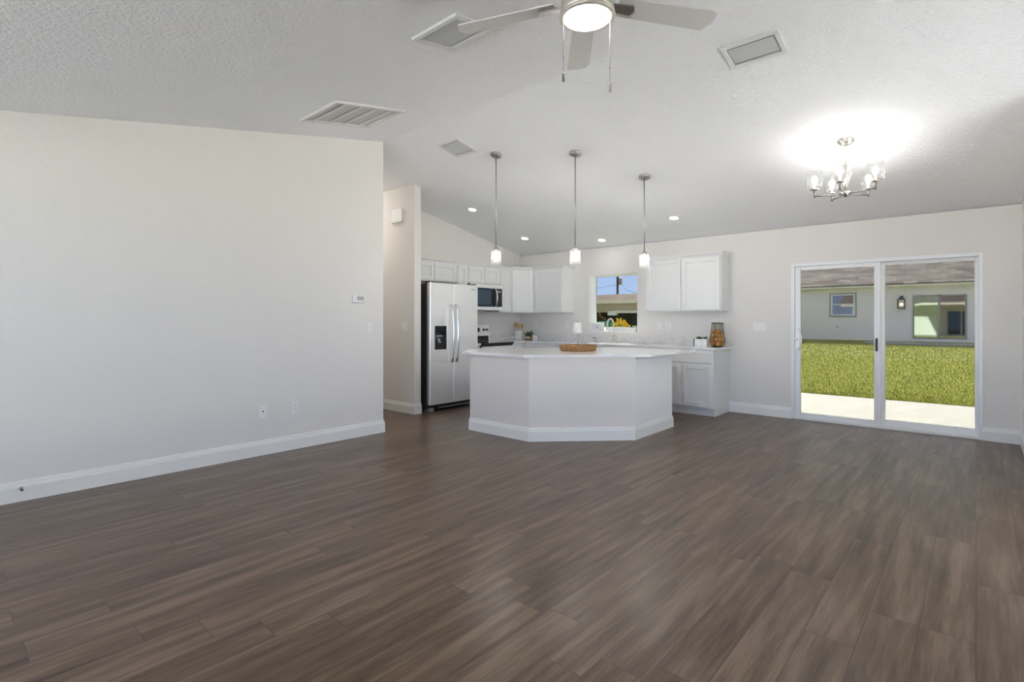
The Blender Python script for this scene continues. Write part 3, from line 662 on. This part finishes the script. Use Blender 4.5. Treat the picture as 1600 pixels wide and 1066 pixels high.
def vent(name, x0, x1, y0, y1, n, label, cat, along, fw=.03, tilt=14, cover=.74, back='duct_shade', slat='vent_slat'):
    """grille set on the sloping ceiling; x/y extents in plan"""
    yc, xc = (y0+y1)/2, (x0+x1)/2; ax = slope_axis(yc); sl = Vector((0, 1, MF if yc <= YR else MBK)).normalized()
    o = Vector((xc, yc, zc(yc))); ux = Vector((1, 0, 0)); hx = (x1-x0)/2; hy = (y1-y0)/2/sl.y
    r = thing(name, o, label, cat)
    def bx(m, a0, a1, b0, b1, d0, d1):
        k = [o+ux*a+sl*b+ax*d for d in (d0, d1) for b in (b0, b1) for a in (a0, a1)]
        return m.add(k, [(0, 2, 3, 1), (4, 5, 7, 6), (0, 1, 5, 4), (2, 6, 7, 3), (0, 4, 6, 2), (1, 3, 7, 5)])
    m = MB()
    bx(m, -hx, hx, -hy, -hy+fw, -.002, .018); bx(m, -hx, hx, hy-fw, hy, -.002, .018); bx(m, -hx, -hx+fw, -hy+fw, hy-fw, -.002, .018); bx(m, hx-fw, hx, -hy+fw, hy-fw, -.002, .018)
    m.build('frame', 'vent_white', r, bevel=.003)
    bx(MB(), -hx+fw, hx-fw, -hy+fw, hy-fw, .0005, .0015).build('backing', back, r)
    T = math.radians(tilt); mg = .016; span = 2*((hy if along == 'x' else hx)-fw-mg); st = span/n
    for i in range(n):
        b = -span/2+st*(i+.5); m = MB(); wd = st*cover/2
        prof = [(b+q*wd*math.cos(T), .009+q*wd*math.sin(T)+h) for q, h in ((-1, -.001), (1, -.001), (1, .001), (-1, .001))]
        vs = [o+(ux*e2*(hx-fw-mg*.4)+sl*bb if along == 'x' else sl*e2*(hy-fw-mg*.4)+ux*bb)+ax*dd for e2 in (-1, 1) for bb, dd in prof]
        m.add(vs, [(0, 1, 2, 3), (7, 6, 5, 4)]+[(j, (j+1) % 4, 4+(j+1) % 4, 4+j) for j in range(4)]).build('slat', slat, r)
vent('return_vent', -4.665, -4.03, 2.32, 3.04, 4, 'large white return air grille on the ceiling near the end of the left wall', 'air vent', 'x', .03, 0, .20, 'vent_grey', 'vent_white')
vent('ceiling_vent', -2.70, -2.28, 2.08, 2.42, 8, 'white supply vent on the ceiling partly behind a fan blade', 'air vent', 'x', .04)
vent('ceiling_vent', -1.42, -1.02, 3.92, 4.19, 7, 'white supply vent on the far ceiling slope right of the fan', 'air vent', 'x', .035)
vent('ceiling_vent', -4.63, -4.28, 3.93, 4.25, 7, 'white supply vent on the ceiling beside the left pendant canopy', 'air vent', 'x', .035)

# ------------------------------------------------------------------ wall plates and devices
def plate(name, o, u, n, w, h, label, cat, kind, group=None):
    o = Vector(o); u = Vector(u); n = Vector(n); z = Vector((0, 0, 1)); r = thing(name, o, label, cat, group)
    MB().obox(o, u, n, -w/2, w/2, -.001, .007, -h/2, h/2).build('plate', 'plate_white', r, bevel=.003)
    if kind == 'outlet':
        for dz in (-.021, .021):
            rc = MB().obox(o, u, n, -.017, .017, .006, .010, dz-.014, dz+.014).build('receptacle', 'plate_white', r, bevel=.003)
            MB().obox(o, u, n, -.008, -.005, .0095, .0107, dz-.004, dz+.006).obox(o, u, n, .005, .008, .0095, .0107, dz-.004, dz+.006).build('slot', 'slot_dark', rc)
    elif kind == 'jack':
        MB().lathe([(.007, .006), (.007, .012), (.004, .014)], o, 12, n).build('jack', 'slot_dark', r)['label'] = 'dark cable jack'
    else:
        for i in range(kind):
            c = (i-(kind-1)/2)*.046
            rk = MB().obox(o, u, n, c-.017, c+.017, .006, .009, -.034, .034).build('rocker_frame', 'plate_white', r, bevel=.002)
            MB().obox(o, u, n, c-.012, c+.012, .008, .013, -.022, .004).build('rocker', 'plate_white', rk, bevel=.002)
    return r
plate('light_switch', (XL, 3.41, 1.225), ey, ex, .075, .12, 'white single light switch under the thermostat on the left wall', 'light switch', 1)
plate('cable_outlet', (XL, 2.216, .425), ey, ex, .075, .12, 'white wall plate with dark cable jack low on the left wall', 'cable outlet', 'jack')
plate('power_outlet', (XL, 2.54, .427), ey, ex, .075, .12, 'white power outlet low on the left wall, right of the cable plate', 'power outlet', 'outlet')
plate('light_switch', (-6.04, 4.55, 1.22), ex, (0, -1, 0), .12, .12, 'white double light switch on the hall wall beside the refrigerator', 'light switch', 2)
plate('light_switch', (-2.237, YB, 1.214), ex, (0, -1, 0), .165, .12, 'white three-gang light switch on the back wall left of the sliding door', 'light switch', 3)
for x, lab, nm, kd, cat in ((-6.19, 'white power outlet over the counter nearest the kitchen corner', 'power_outlet', 'outlet', 'power outlet'),
                       (-5.506, 'white power outlet over the counter between the corner and the window', 'power_outlet', 'outlet', 'power outlet'),
                       (-3.72, 'white light switch plate over the counter just right of the window', 'light_switch', 1, 'light switch'),
                       (-3.566, 'white power outlet over the counter beside the switch right of the window', 'power_outlet', 'outlet', 'power outlet'),
                       (-2.70, 'white power outlet over the counter end behind the fruit jar', 'power_outlet', 'outlet', 'power outlet')):
    plate(nm, (x, YB, 1.22), ex, (0, -1, 0), .075, .12, lab, cat, kd)
th = thing('thermostat', (XL, 3.27, 1.55), 'white rectangular thermostat high on the left wall near its end', 'thermostat')
MB().obox((XL, 3.27, 1.55), ey, ex, -.075, .075, -.001, .028, -.045, .045).build('housing', 'plate_white', th, bevel=.012, seg=3)
MB().obox((XL, 3.27, 1.55), ey, ex, -.032, .05, .0275, .029, -.018, .026).build('screen', 'lcd_grey', th)['label'] = 'grey screen'
MB().obox((XL, 3.27, 1.55), ey, ex, -.06, -.048, .0275, .0295, -.018, .022).build('button', 'vent_slat', th)
bx_ = MB().box(-6.32, -6.09, 4.515, 4.552, 2.70, 2.90).build('door_chime', 'plate_white', bevel=.008); tag(bx_, 'plain off-white door chime box high on the hall wall', 'door chime')
ds = thing('door_stop', (XL+.016, .49, .10), 'small metal door stop on the left baseboard near the camera', 'door stop')
MB().lathe([(.012, -.002), (.012, .004), (.004, .008), (.004, .05)], (XL+.016, .49, .095), 12, ex).build('spring', 'nickel', ds)
MB().lathe([(.007, .048), (.008, .06), (.005, .066)], (XL+.016, .49, .095), 12, ex).build('tip', 'slot_dark', ds)

# ------------------------------------------------------------------ things on the island
ITZ = .933; TC = Vector((-3.675, 5.385, ITZ))
tr = thing('woven_tray', TC, 'round brown woven tray on the island countertop', 'tray')
m = MB()
m.lathe([(0, .006), (.20, .006), (.20, 0), (0, 0)], TC, 40, caps=False)
MB_rim = MB()
for k in range(5):
    ring = [TC+Vector(((.212+.004*k)*math.cos(2*PI*i/48), (.212+.004*k)*math.sin(2*PI*i/48), .011+.013*k+.002*math.sin(24*2*PI*i/48+k*PI))) for i in range(49)]
    MB_rim.tube(ring, .0085, 6)
m.build('bottom', 'woven', tr); MB_rim.build('rim', 'woven', tr)
LC = TC+Vector((-.02, .02, .0065))
lp = thing('mini_lamp', LC, 'tiny unlit table lamp with grey shade standing in the woven tray', 'lamp')
MB().lathe([(.03, 0), (.03, .008), (.008, .014)], LC, 20).build('base', 'wood_brown', lp)
MB().tube([LC+Vector((0, 0, .01)), LC+Vector((0, 0, .25))], .0055, 8).build('stem', 'nickel', lp)
MB().lathe([(.058, .21), (.046, .34), (.044, .34), (.056, .21)], LC, 28, caps=False).build('shade', 'lampshade_linen', lp)
MB().tube([LC+Vector((0, 0, .24)), LC+Vector((0, 0, .35))], .003, 6).sphere(tuple(LC+Vector((0, 0, .355))), .007, 10, 8).build('finial', 'nickel', lp)
bd = MB()
for k in range(16):
    a = 2*PI*k/16; bd.sphere((TC.x+.10+.055*math.cos(a), TC.y+.045+.05*math.sin(a), TC.z+.0055+.016), .016, 10, 8)
tag(bd.build('bead_garland', 'wood_brown'), 'string of brown wooden beads lying in the woven tray', 'garland')

# ------------------------------------------------------------------ things in the left counter corner
CZ = CT1
sg = thing('letter_sign', (-6.40, 7.36, CZ), 'white wooden block letters spelling HOME on the corner counter', 'sign')
sg_u = Vector((.86, .51, 0)); sg_n = Vector((.51, -.86, 0)); so_ = Vector((-6.42, 7.25, CZ))
for i, chh in enumerate('HOME'):
    text('letter', chh, .105, .012, 'paint_white', sg, so_+sg_u*(i*.066-.10)+Vector((0, 0, .0385)), sg_u, (0, 0, 1), .80)
ck = Vector((-6.42, 7.44, CZ))
cr = thing('utensil_crock', ck, 'white ceramic crock of wooden utensils in the kitchen corner', 'crock')
MB().lathe([(.0, .004), (.062, .004), (.066, .0), (.07, .01), (.07, .175), (.064, .175), (.062, .012), (0, .012)], ck, 28, caps=False).build('jar', 'ceramic_white', cr)
for nm, dx, dy, ln, lab, sc in (('wooden_spoon', -.045, -.01, .30, 'wooden spoon leaning left in the white crock', (1.25, .45, 1.7)), ('wooden_spatula', .01, -.02, .29, 'broad wooden spatula upright in the white crock', (1.5, .35, 1.9)), ('wooden_fork', .05, .01, .28, 'wooden serving fork leaning right in the white crock', (1.1, .4, 1.7))):
    t0 = ck+Vector((dx*.3, dy*.3, .0125)); t1 = ck+Vector((dx*1.5, dy*1.5, ln-.05)); q = thing(nm, t0, lab, 'kitchen utensil')
    MB().tube([t0, t1], .006, 8).build('handle', 'wood_light', q)
    hdm = MB().sphere(tuple(t1+Vector((0, 0, .03))), .03, 12, 8, sc); hdm.build('head', 'wood_light', q)
pc = Vector((-6.16, 7.44, CZ))
pl = thing('succulent_pot', pc, 'spiky green succulent in a wood and white box pot on the corner counter', 'potted plant')
MB().box(pc.x-.075, pc.x+.075, pc.y-.045, pc.y+.045, CZ, CZ+.075).build('pot', 'wood_brown', pl, bevel=.004)
MB().box(pc.x-.05, pc.x+.05, pc.y-.0475, pc.y-.044, CZ+.045, CZ+.065).build('pot_band', 'paint_white', pl)
lf = MB()
for k in range(34):
    a = random.uniform(0, 2*PI); rr = random.uniform(0, .06); tilt = random.uniform(.1, .8); h = random.uniform(.07, .125)
    b0 = pc+Vector((rr*math.cos(a)*1.0, rr*math.sin(a)*.55, .07)); tip = b0+Vector((math.cos(a)*h*math.sin(tilt), math.sin(a)*h*math.sin(tilt), h*math.cos(tilt)))
    lf.tube([b0, b0.lerp(tip, .5), tip], .01, 6, taper=[.008, .010, .001])
lf.build('leaves', 'leaf_green', pl)
for dx, lab in ((0, 'small white ceramic shaker beside the succulent, left of the pair'), (.05, 'small white ceramic shaker beside the succulent, right of the pair')):
    c = Vector((-6.035+dx, 7.42, CZ)); q = thing('shaker', c, lab, 'shaker', 'pair of white shakers')
    MB().lathe([(.02, 0), (.023, .01), (.022, .06), (.016, .078)], c, 18).build('jar', 'ceramic_white', q)
    MB().lathe([(.016, .078), (.017, .082), (.012, .094), (0, .096)], c, 18, caps=False).build('cap', 'paint_white', q)

# ------------------------------------------------------------------ things at the right end of the counter
bp = Vector((-2.93, 7.40, CZ))
wbx = thing('box_planter', bp, 'white box planter with dark side and sprigs beside the fruit jar', 'planter')
MB().box(bp.x-.085, bp.x+.09, bp.y-.05, bp.y+.05, CZ, CZ+.105).build('box', 'paint_white', wbx, bevel=.003)
MB().box(bp.x-.1, bp.x-.085, bp.y-.05, bp.y+.05, CZ, CZ+.105).build('side_board', 'board_dark', wbx, bevel=.002)['label'] = 'dark wooden side'
dm = MB()
for dx, dz in ((-.05, .085), (-.045, .055), (-.05, .022), (-.01, .085), (.012, .07), (.015, .02), (-.005, .05), (.035, .055), (.04, .085)):
    dm.box(bp.x+dx-.011, bp.x+dx+.011, bp.y-.0515, bp.y-.0495, CZ+dz-.004, CZ+dz+.003)
dm.build('print', 'lcd_grey', wbx)
sm = MB()
for k in range(26):
    x = bp.x+random.uniform(-.07, .07); y = bp.y+random.uniform(-.035, .035); a = random.uniform(0, 6.3); h = random.uniform(.02, .045)
    b0 = Vector((x, y, CZ+.10)); sm.tube([b0, b0+Vector((math.cos(a)*.012, math.sin(a)*.012, h*.6)), b0+Vector((math.cos(a)*.03, math.sin(a)*.02, h))], .006, 5, taper=[.004, .009, .001])
sm.build('sprigs', 'leaf_green', wbx)
vc = Vector((-2.71, 7.40, CZ))
vs_ = thing('glass_jar', vc, 'smoked glass jar with black rim, full of oranges, at the counter end', 'jar')
pr = [(.0, .006), (.07, .006), (.095, .03), (.107, .075), (.103, .13), (.088, .22), (.080, .285), (.077, .335)]
MB().lathe(pr+[(r_-.003, z_) for r_, z_ in pr[::-1]][:-1], vc, 32, caps=False).build('glass', 'smoke_glass', vs_)
MB().lathe([(.0, 0), (.07, 0), (.072, .012), (.06, .014), (0, .007)], vc, 32, caps=False).build('foot', 'black_wire', vs_)
MB().lathe([(.079, .325), (.081, .335), (.077, .34), (.074, .335), (.075, .325)], vc, 32, caps=False).build('rim', 'black_wire', vs_)
for k in range(4):
    a = PI/4+PI/2*k+YAW; wp = [vc+Vector(((r_+.002)*math.cos(a), (r_+.002)*math.sin(a), z_)) for r_, z_ in pr[1:]]
    MB().tube(wp, .0025, 6).build('rib', 'black_wire', vs_)
spots = [(.061, 72*k+10, .046, .034) for k in range(5)]+[(.060, 72*k+46, .103, .034) for k in range(5)]+[(.048, 90*k+20, .16, .032) for k in range(4)]+[(.034, 120*k+75, .215, .030) for k in range(3)]
og = None
for rr, dg, z_, r_ in spots:
    p = vc+Vector((rr*math.cos(math.radians(dg)), rr*math.sin(math.radians(dg)), z_))
    if og is None:
        og = thing('orange', p, 'small orange piled inside the smoked glass jar', 'orange', 'oranges in the glass jar')
        MB().sphere((0, 0, 0), .034, 16, 12).build('fruit', 'orange_skin', og, local=True)
        MB().lathe([(.0, .034), (.005, .033), (.004, .036), (0, .037)], (0, 0, 0), 8, caps=False).build('stem', 'leaf_green', og, local=True)
        o = og
    else: o = dup(og, p)
    o.scale = (r_/.034,)*3

# ------------------------------------------------------------------ window sill
SZ = 1.117
ss = thing('sill_sign', (-4.88, YB+.045, SZ), 'small white sign with pale blue script leaning on the window sill', 'sign')
MB().obox((-4.88, YB+.05, 0), (.98, .2, 0), (.2, -.98, 0), -.125, .125, 0, .014, SZ, SZ+.15).build('board', 'paint_white', ss, bevel=.003)
MB().obox((-4.88, YB+.05, 0), (.98, .2, 0), (.2, -.98, 0), -.115, .115, .0138, .0148, SZ+.01, SZ+.14).build('face', 'vent_white', ss)
sc = MB()
for rw_, (z0, ln) in enumerate(((.095, .07), (.065, .05))):
    pts = [Vector((-4.88, YB+.05, SZ+z0))+Vector((.98, .2, 0))*(-ln/2+ln*k/24)+Vector((.2, -.98, 0))*.0155+Vector((0, 0, .010*math.sin(k*1.7+rw_))) for k in range(25)]
    sc.tube(pts, .0022, 5)
sc.build('script', 'ink_blue', ss)['label'] = 'pale blue scribble'
sp2 = Vector((-4.165, YB+.05, SZ)); q = thing('sill_pot', sp2, 'tiny round white pot with sprig at the right end of the window sill', 'potted plant')
MB().lathe([(.02, 0), (.038, .015), (.042, .045), (.032, .07), (.028, .07), (.026, .02), (0, .02)], sp2, 20, caps=False).build('pot', 'ceramic_white', q)
sm = MB()
for k in range(16):
    a = random.uniform(0, 6.3); b0 = sp2+Vector((0, 0, .05)); sm.tube([b0, b0+Vector((math.cos(a)*.015, math.sin(a)*.015, .03)), b0+Vector((math.cos(a)*.04-.012, math.sin(a)*.03, .045))], .004, 5, taper=[.003, .008, .001])
sm.build('sprig', 'leaf_bright', q)

# ------------------------------------------------------------------ outdoors: ground, patio, unseen shading eaves and roof of this house
def zg(y): return -.05+max(0, y-10.75)*.0122 if y < 29 else -.05+18.25*.0122+(y-29)*.03
lw = MB(); ys = [-40, YF-.2, 7.89, 10.75, 20, 29, 31.7, 80]
for y0, y1 in zip(ys[2:], ys[3:]): lw.add([(-60, y0, zg(y0)), (40, y0, zg(y0)), (40, y1, zg(y1)), (-60, y1, zg(y1))], [(0, 1, 2, 3)])
lw.add([(-60, -40, -.14), (40, -40, -.14), (40, 7.89, -.14), (-60, 7.89, -.14)], [(0, 1, 2, 3)])
gd = struct(lw.build('ground', 'lawn_soil'))
struct(MB().box(-3.4, 1.6, 7.89, 10.75, -.2, -.03).build('patio', 'concrete'))
struct(MB().box(-25, 25, -32, -2.0, -.3, -.1).box(2.2, 25, -2.0, 6.5, -.3, -.1).build('bounce_slab', 'bounce_concrete'))  # unseen pale slab added to bounce sun up to the ceiling
struct(MB().box(-3.4, 1.9, 7.89, 10.95, 2.46, 2.62).box(-9, -3.4, 7.89, 8.9, 2.46, 2.62).box(-9, 2.8, -3.1, -1.8, 2.44, 2.56).build('shading_eave', 'fascia_white'))  # eaves out of view, sized to hold back sun and sky light
rf = MB(); rf.prism_x([(10.97, 2.62), (8.9, 2.80), (8.9, 2.88), (10.97, 2.70)], -3.5, 2.0)
rf.prism_x([(8.95, 2.62), (3.6, 4.05), (-3.2, 2.52), (-3.2, 2.60), (3.6, 4.13), (8.95, 2.70)], -9.2, 1.9)
struct(rf.build('roof', 'shingle_taupe'))
gm = MB(); gmi = []; rnd = random.Random(3)
for i in range(100000):
    y = 10.76+17.9*rnd.random()**1.8; x = rnd.uniform(-.36*y-.6, .20*y+1); g = (y/11)**.8; r_ = rnd.random()
    h = rnd.uniform(.022, .058)*g**.5; w = .0042*g; r_ += .16*noise.noise(Vector((x*.5, y*.22, 1)))+.10*noise.noise(Vector((x*1.8, y*.8, 5))); a = rnd.uniform(0, 6.28); l = rnd.uniform(.2, .9)*h; z = zg(y)-.01; dx, dy = math.cos(a), math.sin(a); k = len(gm.v)
    gm.v += [Vector((x-dy*w, y+dx*w, z)), Vector((x+dy*w, y-dx*w, z)), Vector((x+dx*l, y+dy*l, z+h))]; gm.f.append([k, k+1, k+2]); gmi.append(1 if r_ < .24 else (0 if r_ < .74 else 2))
go = gm.build('lawn_grass', 'blade_green'); tag(go, 'sunlit green and straw coloured grass of the back lawn', 'grass'); go['kind'] = 'stuff'
go.data.materials.append(MATS['blade_deep']); go.data.materials.append(MATS['blade_straw'])
go.data.polygons.foreach_set('material_index', gmi)
# ------------------------------------------------------------------ neighbour's house beyond the lawn
YN = 31.7; zb_ = .22
nh = thing('house', (-4, YN, zb_), 'white stucco house with taupe shingle roof across the lawn', 'house')
MB().box(-13.5, 15, YN, YN+7, zb_-.3, 2.92).build('wall', 'stucco_white', nh)
MB().box(-14, 15.5, YN-.42, YN-.38, 2.90, 3.06).box(-14, 15.5, YN-.38, YN+.02, 2.90, 2.915).build('fascia', 'fascia_white', nh)
MB().prism_x([(YN-.45, 3.05), (YN+3.6, 4.95), (YN+7.6, 3.05), (YN+7.6, 3.0), (YN-.45, 3.0)], -14.1, 15.6).build('roof', 'shingle_taupe', nh)
nw = MB()
for b_ in ((-5.70, -5.62, 1.50, 2.62), (-4.70, -4.62, 1.50, 2.62)): nw.box(b_[0], b_[1], YN-.05, YN+.02, b_[2], b_[3])
nw.box(-5.62, -4.70, YN-.05, YN+.02, 1.50, 1.57).box(-5.62, -4.70, YN-.05, YN+.02, 2.55, 2.62).box(-5.62, -4.70, YN-.045, YN+.02, 2.06, 2.12)
nwf = nw.build('window', 'vinyl_white', nh)
MB().box(-5.76, -5.70, YN-.03, YN+.02, 1.44, 2.68).box(-4.62, -4.56, YN-.03, YN+.02, 1.44, 2.68).box(-5.70, -4.62, YN-.03, YN+.02, 1.44, 1.50).box(-5.70, -4.62, YN-.03, YN+.02, 2.62, 2.68).build('recess_shadow', 'metal_grey', nwf)  # grey border painting the shadow line of the window recess
MB().box(-5.62, -4.70, YN-.02, YN-.015, 1.57, 2.06).build('pane', 'window_reflect', nwf)
MB().box(-5.62, -4.70, YN-.03, YN-.025, 2.12, 2.55).build('pane', 'window_reflect', nwf)
nd = MB()
nd.box(-2.28, -2.22, YN-.05, YN+.02, .42, 2.47).box(-.38, -.30, YN-.05, YN+.02, .42, 2.47).box(-1.335, -1.25, YN-.05, YN+.02, .42, 2.47).box(-2.22, -.38, YN-.05, YN+.02, 2.42, 2.47).box(-2.22, -.38, YN-.05, YN+.02, .42, .46)
ndf = nd.build('sliding_door', 'metal_grey', nh)
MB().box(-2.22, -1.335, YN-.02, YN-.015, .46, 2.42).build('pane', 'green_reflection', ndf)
MB().box(-1.25, -.38, YN-.02, YN-.015, .46, 2.42).build('pane', 'window_reflect', ndf)
MB().box(-3.9, 3, 28.9, YN+.01, -.1, .24).build('slab', 'concrete', nh)
MB().lathe([(.03, 0), (.03, .02), (.02, .03), (.02, .10)], (-5.42, YN, .92), 12, (0, -1, 0)).build('spigot', 'bronze', nh)
MB().box(-4.25, -4.13, YN-.04, YN+.01, .80, .94).build('outlet_box', 'vinyl_white', nh)
wl = thing('wall_lantern', (-2.71, YN, 2.0), 'lit bronze wall lantern beside the sliding door of the house across the lawn', 'lantern')
x0 = -2.71
MB().box(x0-.15, x0+.15, YN-.3, YN-.28, 1.86, 1.88).box(x0-.15, x0+.15, YN-.3, YN-.02, 2.26, 2.30).box(x0-.15, x0+.15, YN-.3, YN-.02, 1.84, 1.87).box(x0-.15, x0-.125, YN-.3, YN-.275, 1.86, 2.28).box(x0+.125, x0+.15, YN-.3, YN-.275, 1.86, 2.28)\
    .box(x0-.15, x0-.125, YN-.06, YN-.03, 1.86, 2.28).box(x0+.125, x0+.15, YN-.06, YN-.03, 1.86, 2.28).box(x0-.1, x0+.1, YN-.24, YN-.06, 2.30, 2.36).box(x0-.07, x0+.07, YN-.06, YN+.01, 2.3, 2.46).build('frame', 'bronze', wl)
MB().sphere((x0, YN-.16, 2.04), .07, 14, 10).build('bulb', 'lantern_glow', wl)

# ------------------------------------------------------------------ low house and yard seen through the kitchen window
SY = 20.0
lh = thing('patio_house', (-12.5, SY, 0), 'low house with brown roof and dark covered porch seen through the kitchen window', 'house')
MB().prism_x([(SY-.2, 2.12), (SY+4.2, 2.62), (SY+8.4, 2.12), (SY+8.4, 2.05), (SY-.2, 2.05)], -20, -9.2).build('roof', 'shingle_brown', lh)
MB().box(-20, -9.2, SY-.25, SY-.2, 2.0, 2.13).build('fascia', 'fascia_white', lh)
MB().box(-20, -9.2, SY-.2, SY+.1, 1.62, 2.0).build('beam', 'stucco_tan', lh)
MB().box(-20, -9.2, SY+1.6, SY+1.75, -.2, 2.0).build('porch_wall', 'board_dark', lh)
for x_ in (-11.75, -11.05, -10.35): MB().box(x_, x_+.6, SY+1.55, SY+1.6, .05, 1.62).build('door', 'door_slate', lh)
MB().box(-11.75, -9.3, SY-.35, SY-.2, 1.58, 1.68).build('gutter', 'fascia_white', lh)
MB().box(-11.85, -11.45, SY-.4, SY-.2, 1.48, 1.66).build('porch_lamp', 'vinyl_white', lh)
MB().tube([(-12.35, SY-.25, 1.62), (-12.3, SY-.26, 1.45), (-11.85, SY-.26, 1.2), (-11.85, SY-.26, .1)], .04, 8).build('downspout', 'pipe_brown', lh)
for x_ in (-12.95, -9.4): MB().box(x_, x_+.12, SY-.1, SY+.05, -.1, 1.65).build('post', 'stucco_tan', lh)
cart = thing('recycling_cart', (-11.65, 19.2, zg(19.2)), 'teal recycling cart in the yard behind the kitchen faucet', 'cart')
MB().box(-11.88, -11.42, 18.95, 19.4, zg(19.2)-.02, 1.16).build('bin', 'teal_plastic', cart, bevel=.03)
MB().box(-11.91, -11.39, 18.92, 19.43, 1.16, 1.24).build('lid', 'teal_plastic', cart, bevel=.03)
pcx = Vector((-23.2, 40.0, 0)); up = thing('utility_pole', pcx, 'dark wooden utility pole rising behind the low house', 'utility pole')
MB().tube([pcx+Vector((0, 0, -.3)), pcx+Vector((0, 0, 9.5))], .17, 10, taper=[.10, .085]).build('pole', 'pole_wood', up)
MB().lathe([(.15, 0), (.15, .55), (.08, .6)], pcx+Vector((.27, 0, 4.3)), 14).build('transformer', 'metal_grey', up)
MB().box(pcx.x-1, pcx.x+1, pcx.y-.06, pcx.y+.06, 8.2, 8.35).build('crossarm', 'pole_wood', up)
wi = MB()
wi.tube([pcx+Vector((.1, 0, 4.9)), pcx+Vector((3, -4, 3.6)), pcx+Vector((7, -9, 2.9))], .012, 5)
wi.tube([pcx+Vector((-.1, 0, 4.3)), pcx+Vector((-4, 1, 4.0)), pcx+Vector((-10, 2, 4.3))], .012, 5)
wi.build('wire', 'pole_wood', up)
def shrub(name, c, rx, rz, n, ls, mats, label, cat, h0):
    r = thing(name, c, label, cat); m2 = {k: MB() for k in dict.fromkeys(mats)}; rg_ = random.Random(len(label))
    MB().tube([Vector(c)+Vector((0, 0, -.05)), Vector(c)+Vector((0, 0, h0))], .05, 7).build('stem', 'bark', r)
    cc = Vector(c)+Vector((0, 0, h0))
    for i in range(n):
        d = Vector((rg_.gauss(0, 1), rg_.gauss(0, 1), rg_.gauss(0, 1))).normalized()*rg_.random()**.4; p = cc+Vector((d.x*rx, d.y*rx, d.z*rz))
        a = Vector((rg_.gauss(0, 1), rg_.gauss(0, 1), rg_.gauss(0, 1)+.6)).normalized()*ls; b_ = a.orthogonal().normalized()*ls*.32; k = mats[i % len(mats)]
        m2[k].add([p, p+a*.5+b_, p+a, p+a*.5-b_], [(0, 1, 2, 3)])
    for k, m_ in m2.items(): m_.build('foliage' if k == mats[0] else 'young_foliage', k, r)
shrub('croton_bush', (-6.32, 11.05, zg(11.05)), .27, .50, 900, .085, ['leaf_yellow', 'leaf_yellow', 'leaf_yellow', 'leaf_bright'], 'bright yellow leafy bush just outside the kitchen window', 'bush', .85)
shrub('small_tree', (-25.3, 36.5, zg(36)), 1.3, 1.0, 500, .45, ['leaf_bright', 'leaf_green'], 'small green tree behind the low house, left of the utility pole', 'tree', 2.4)
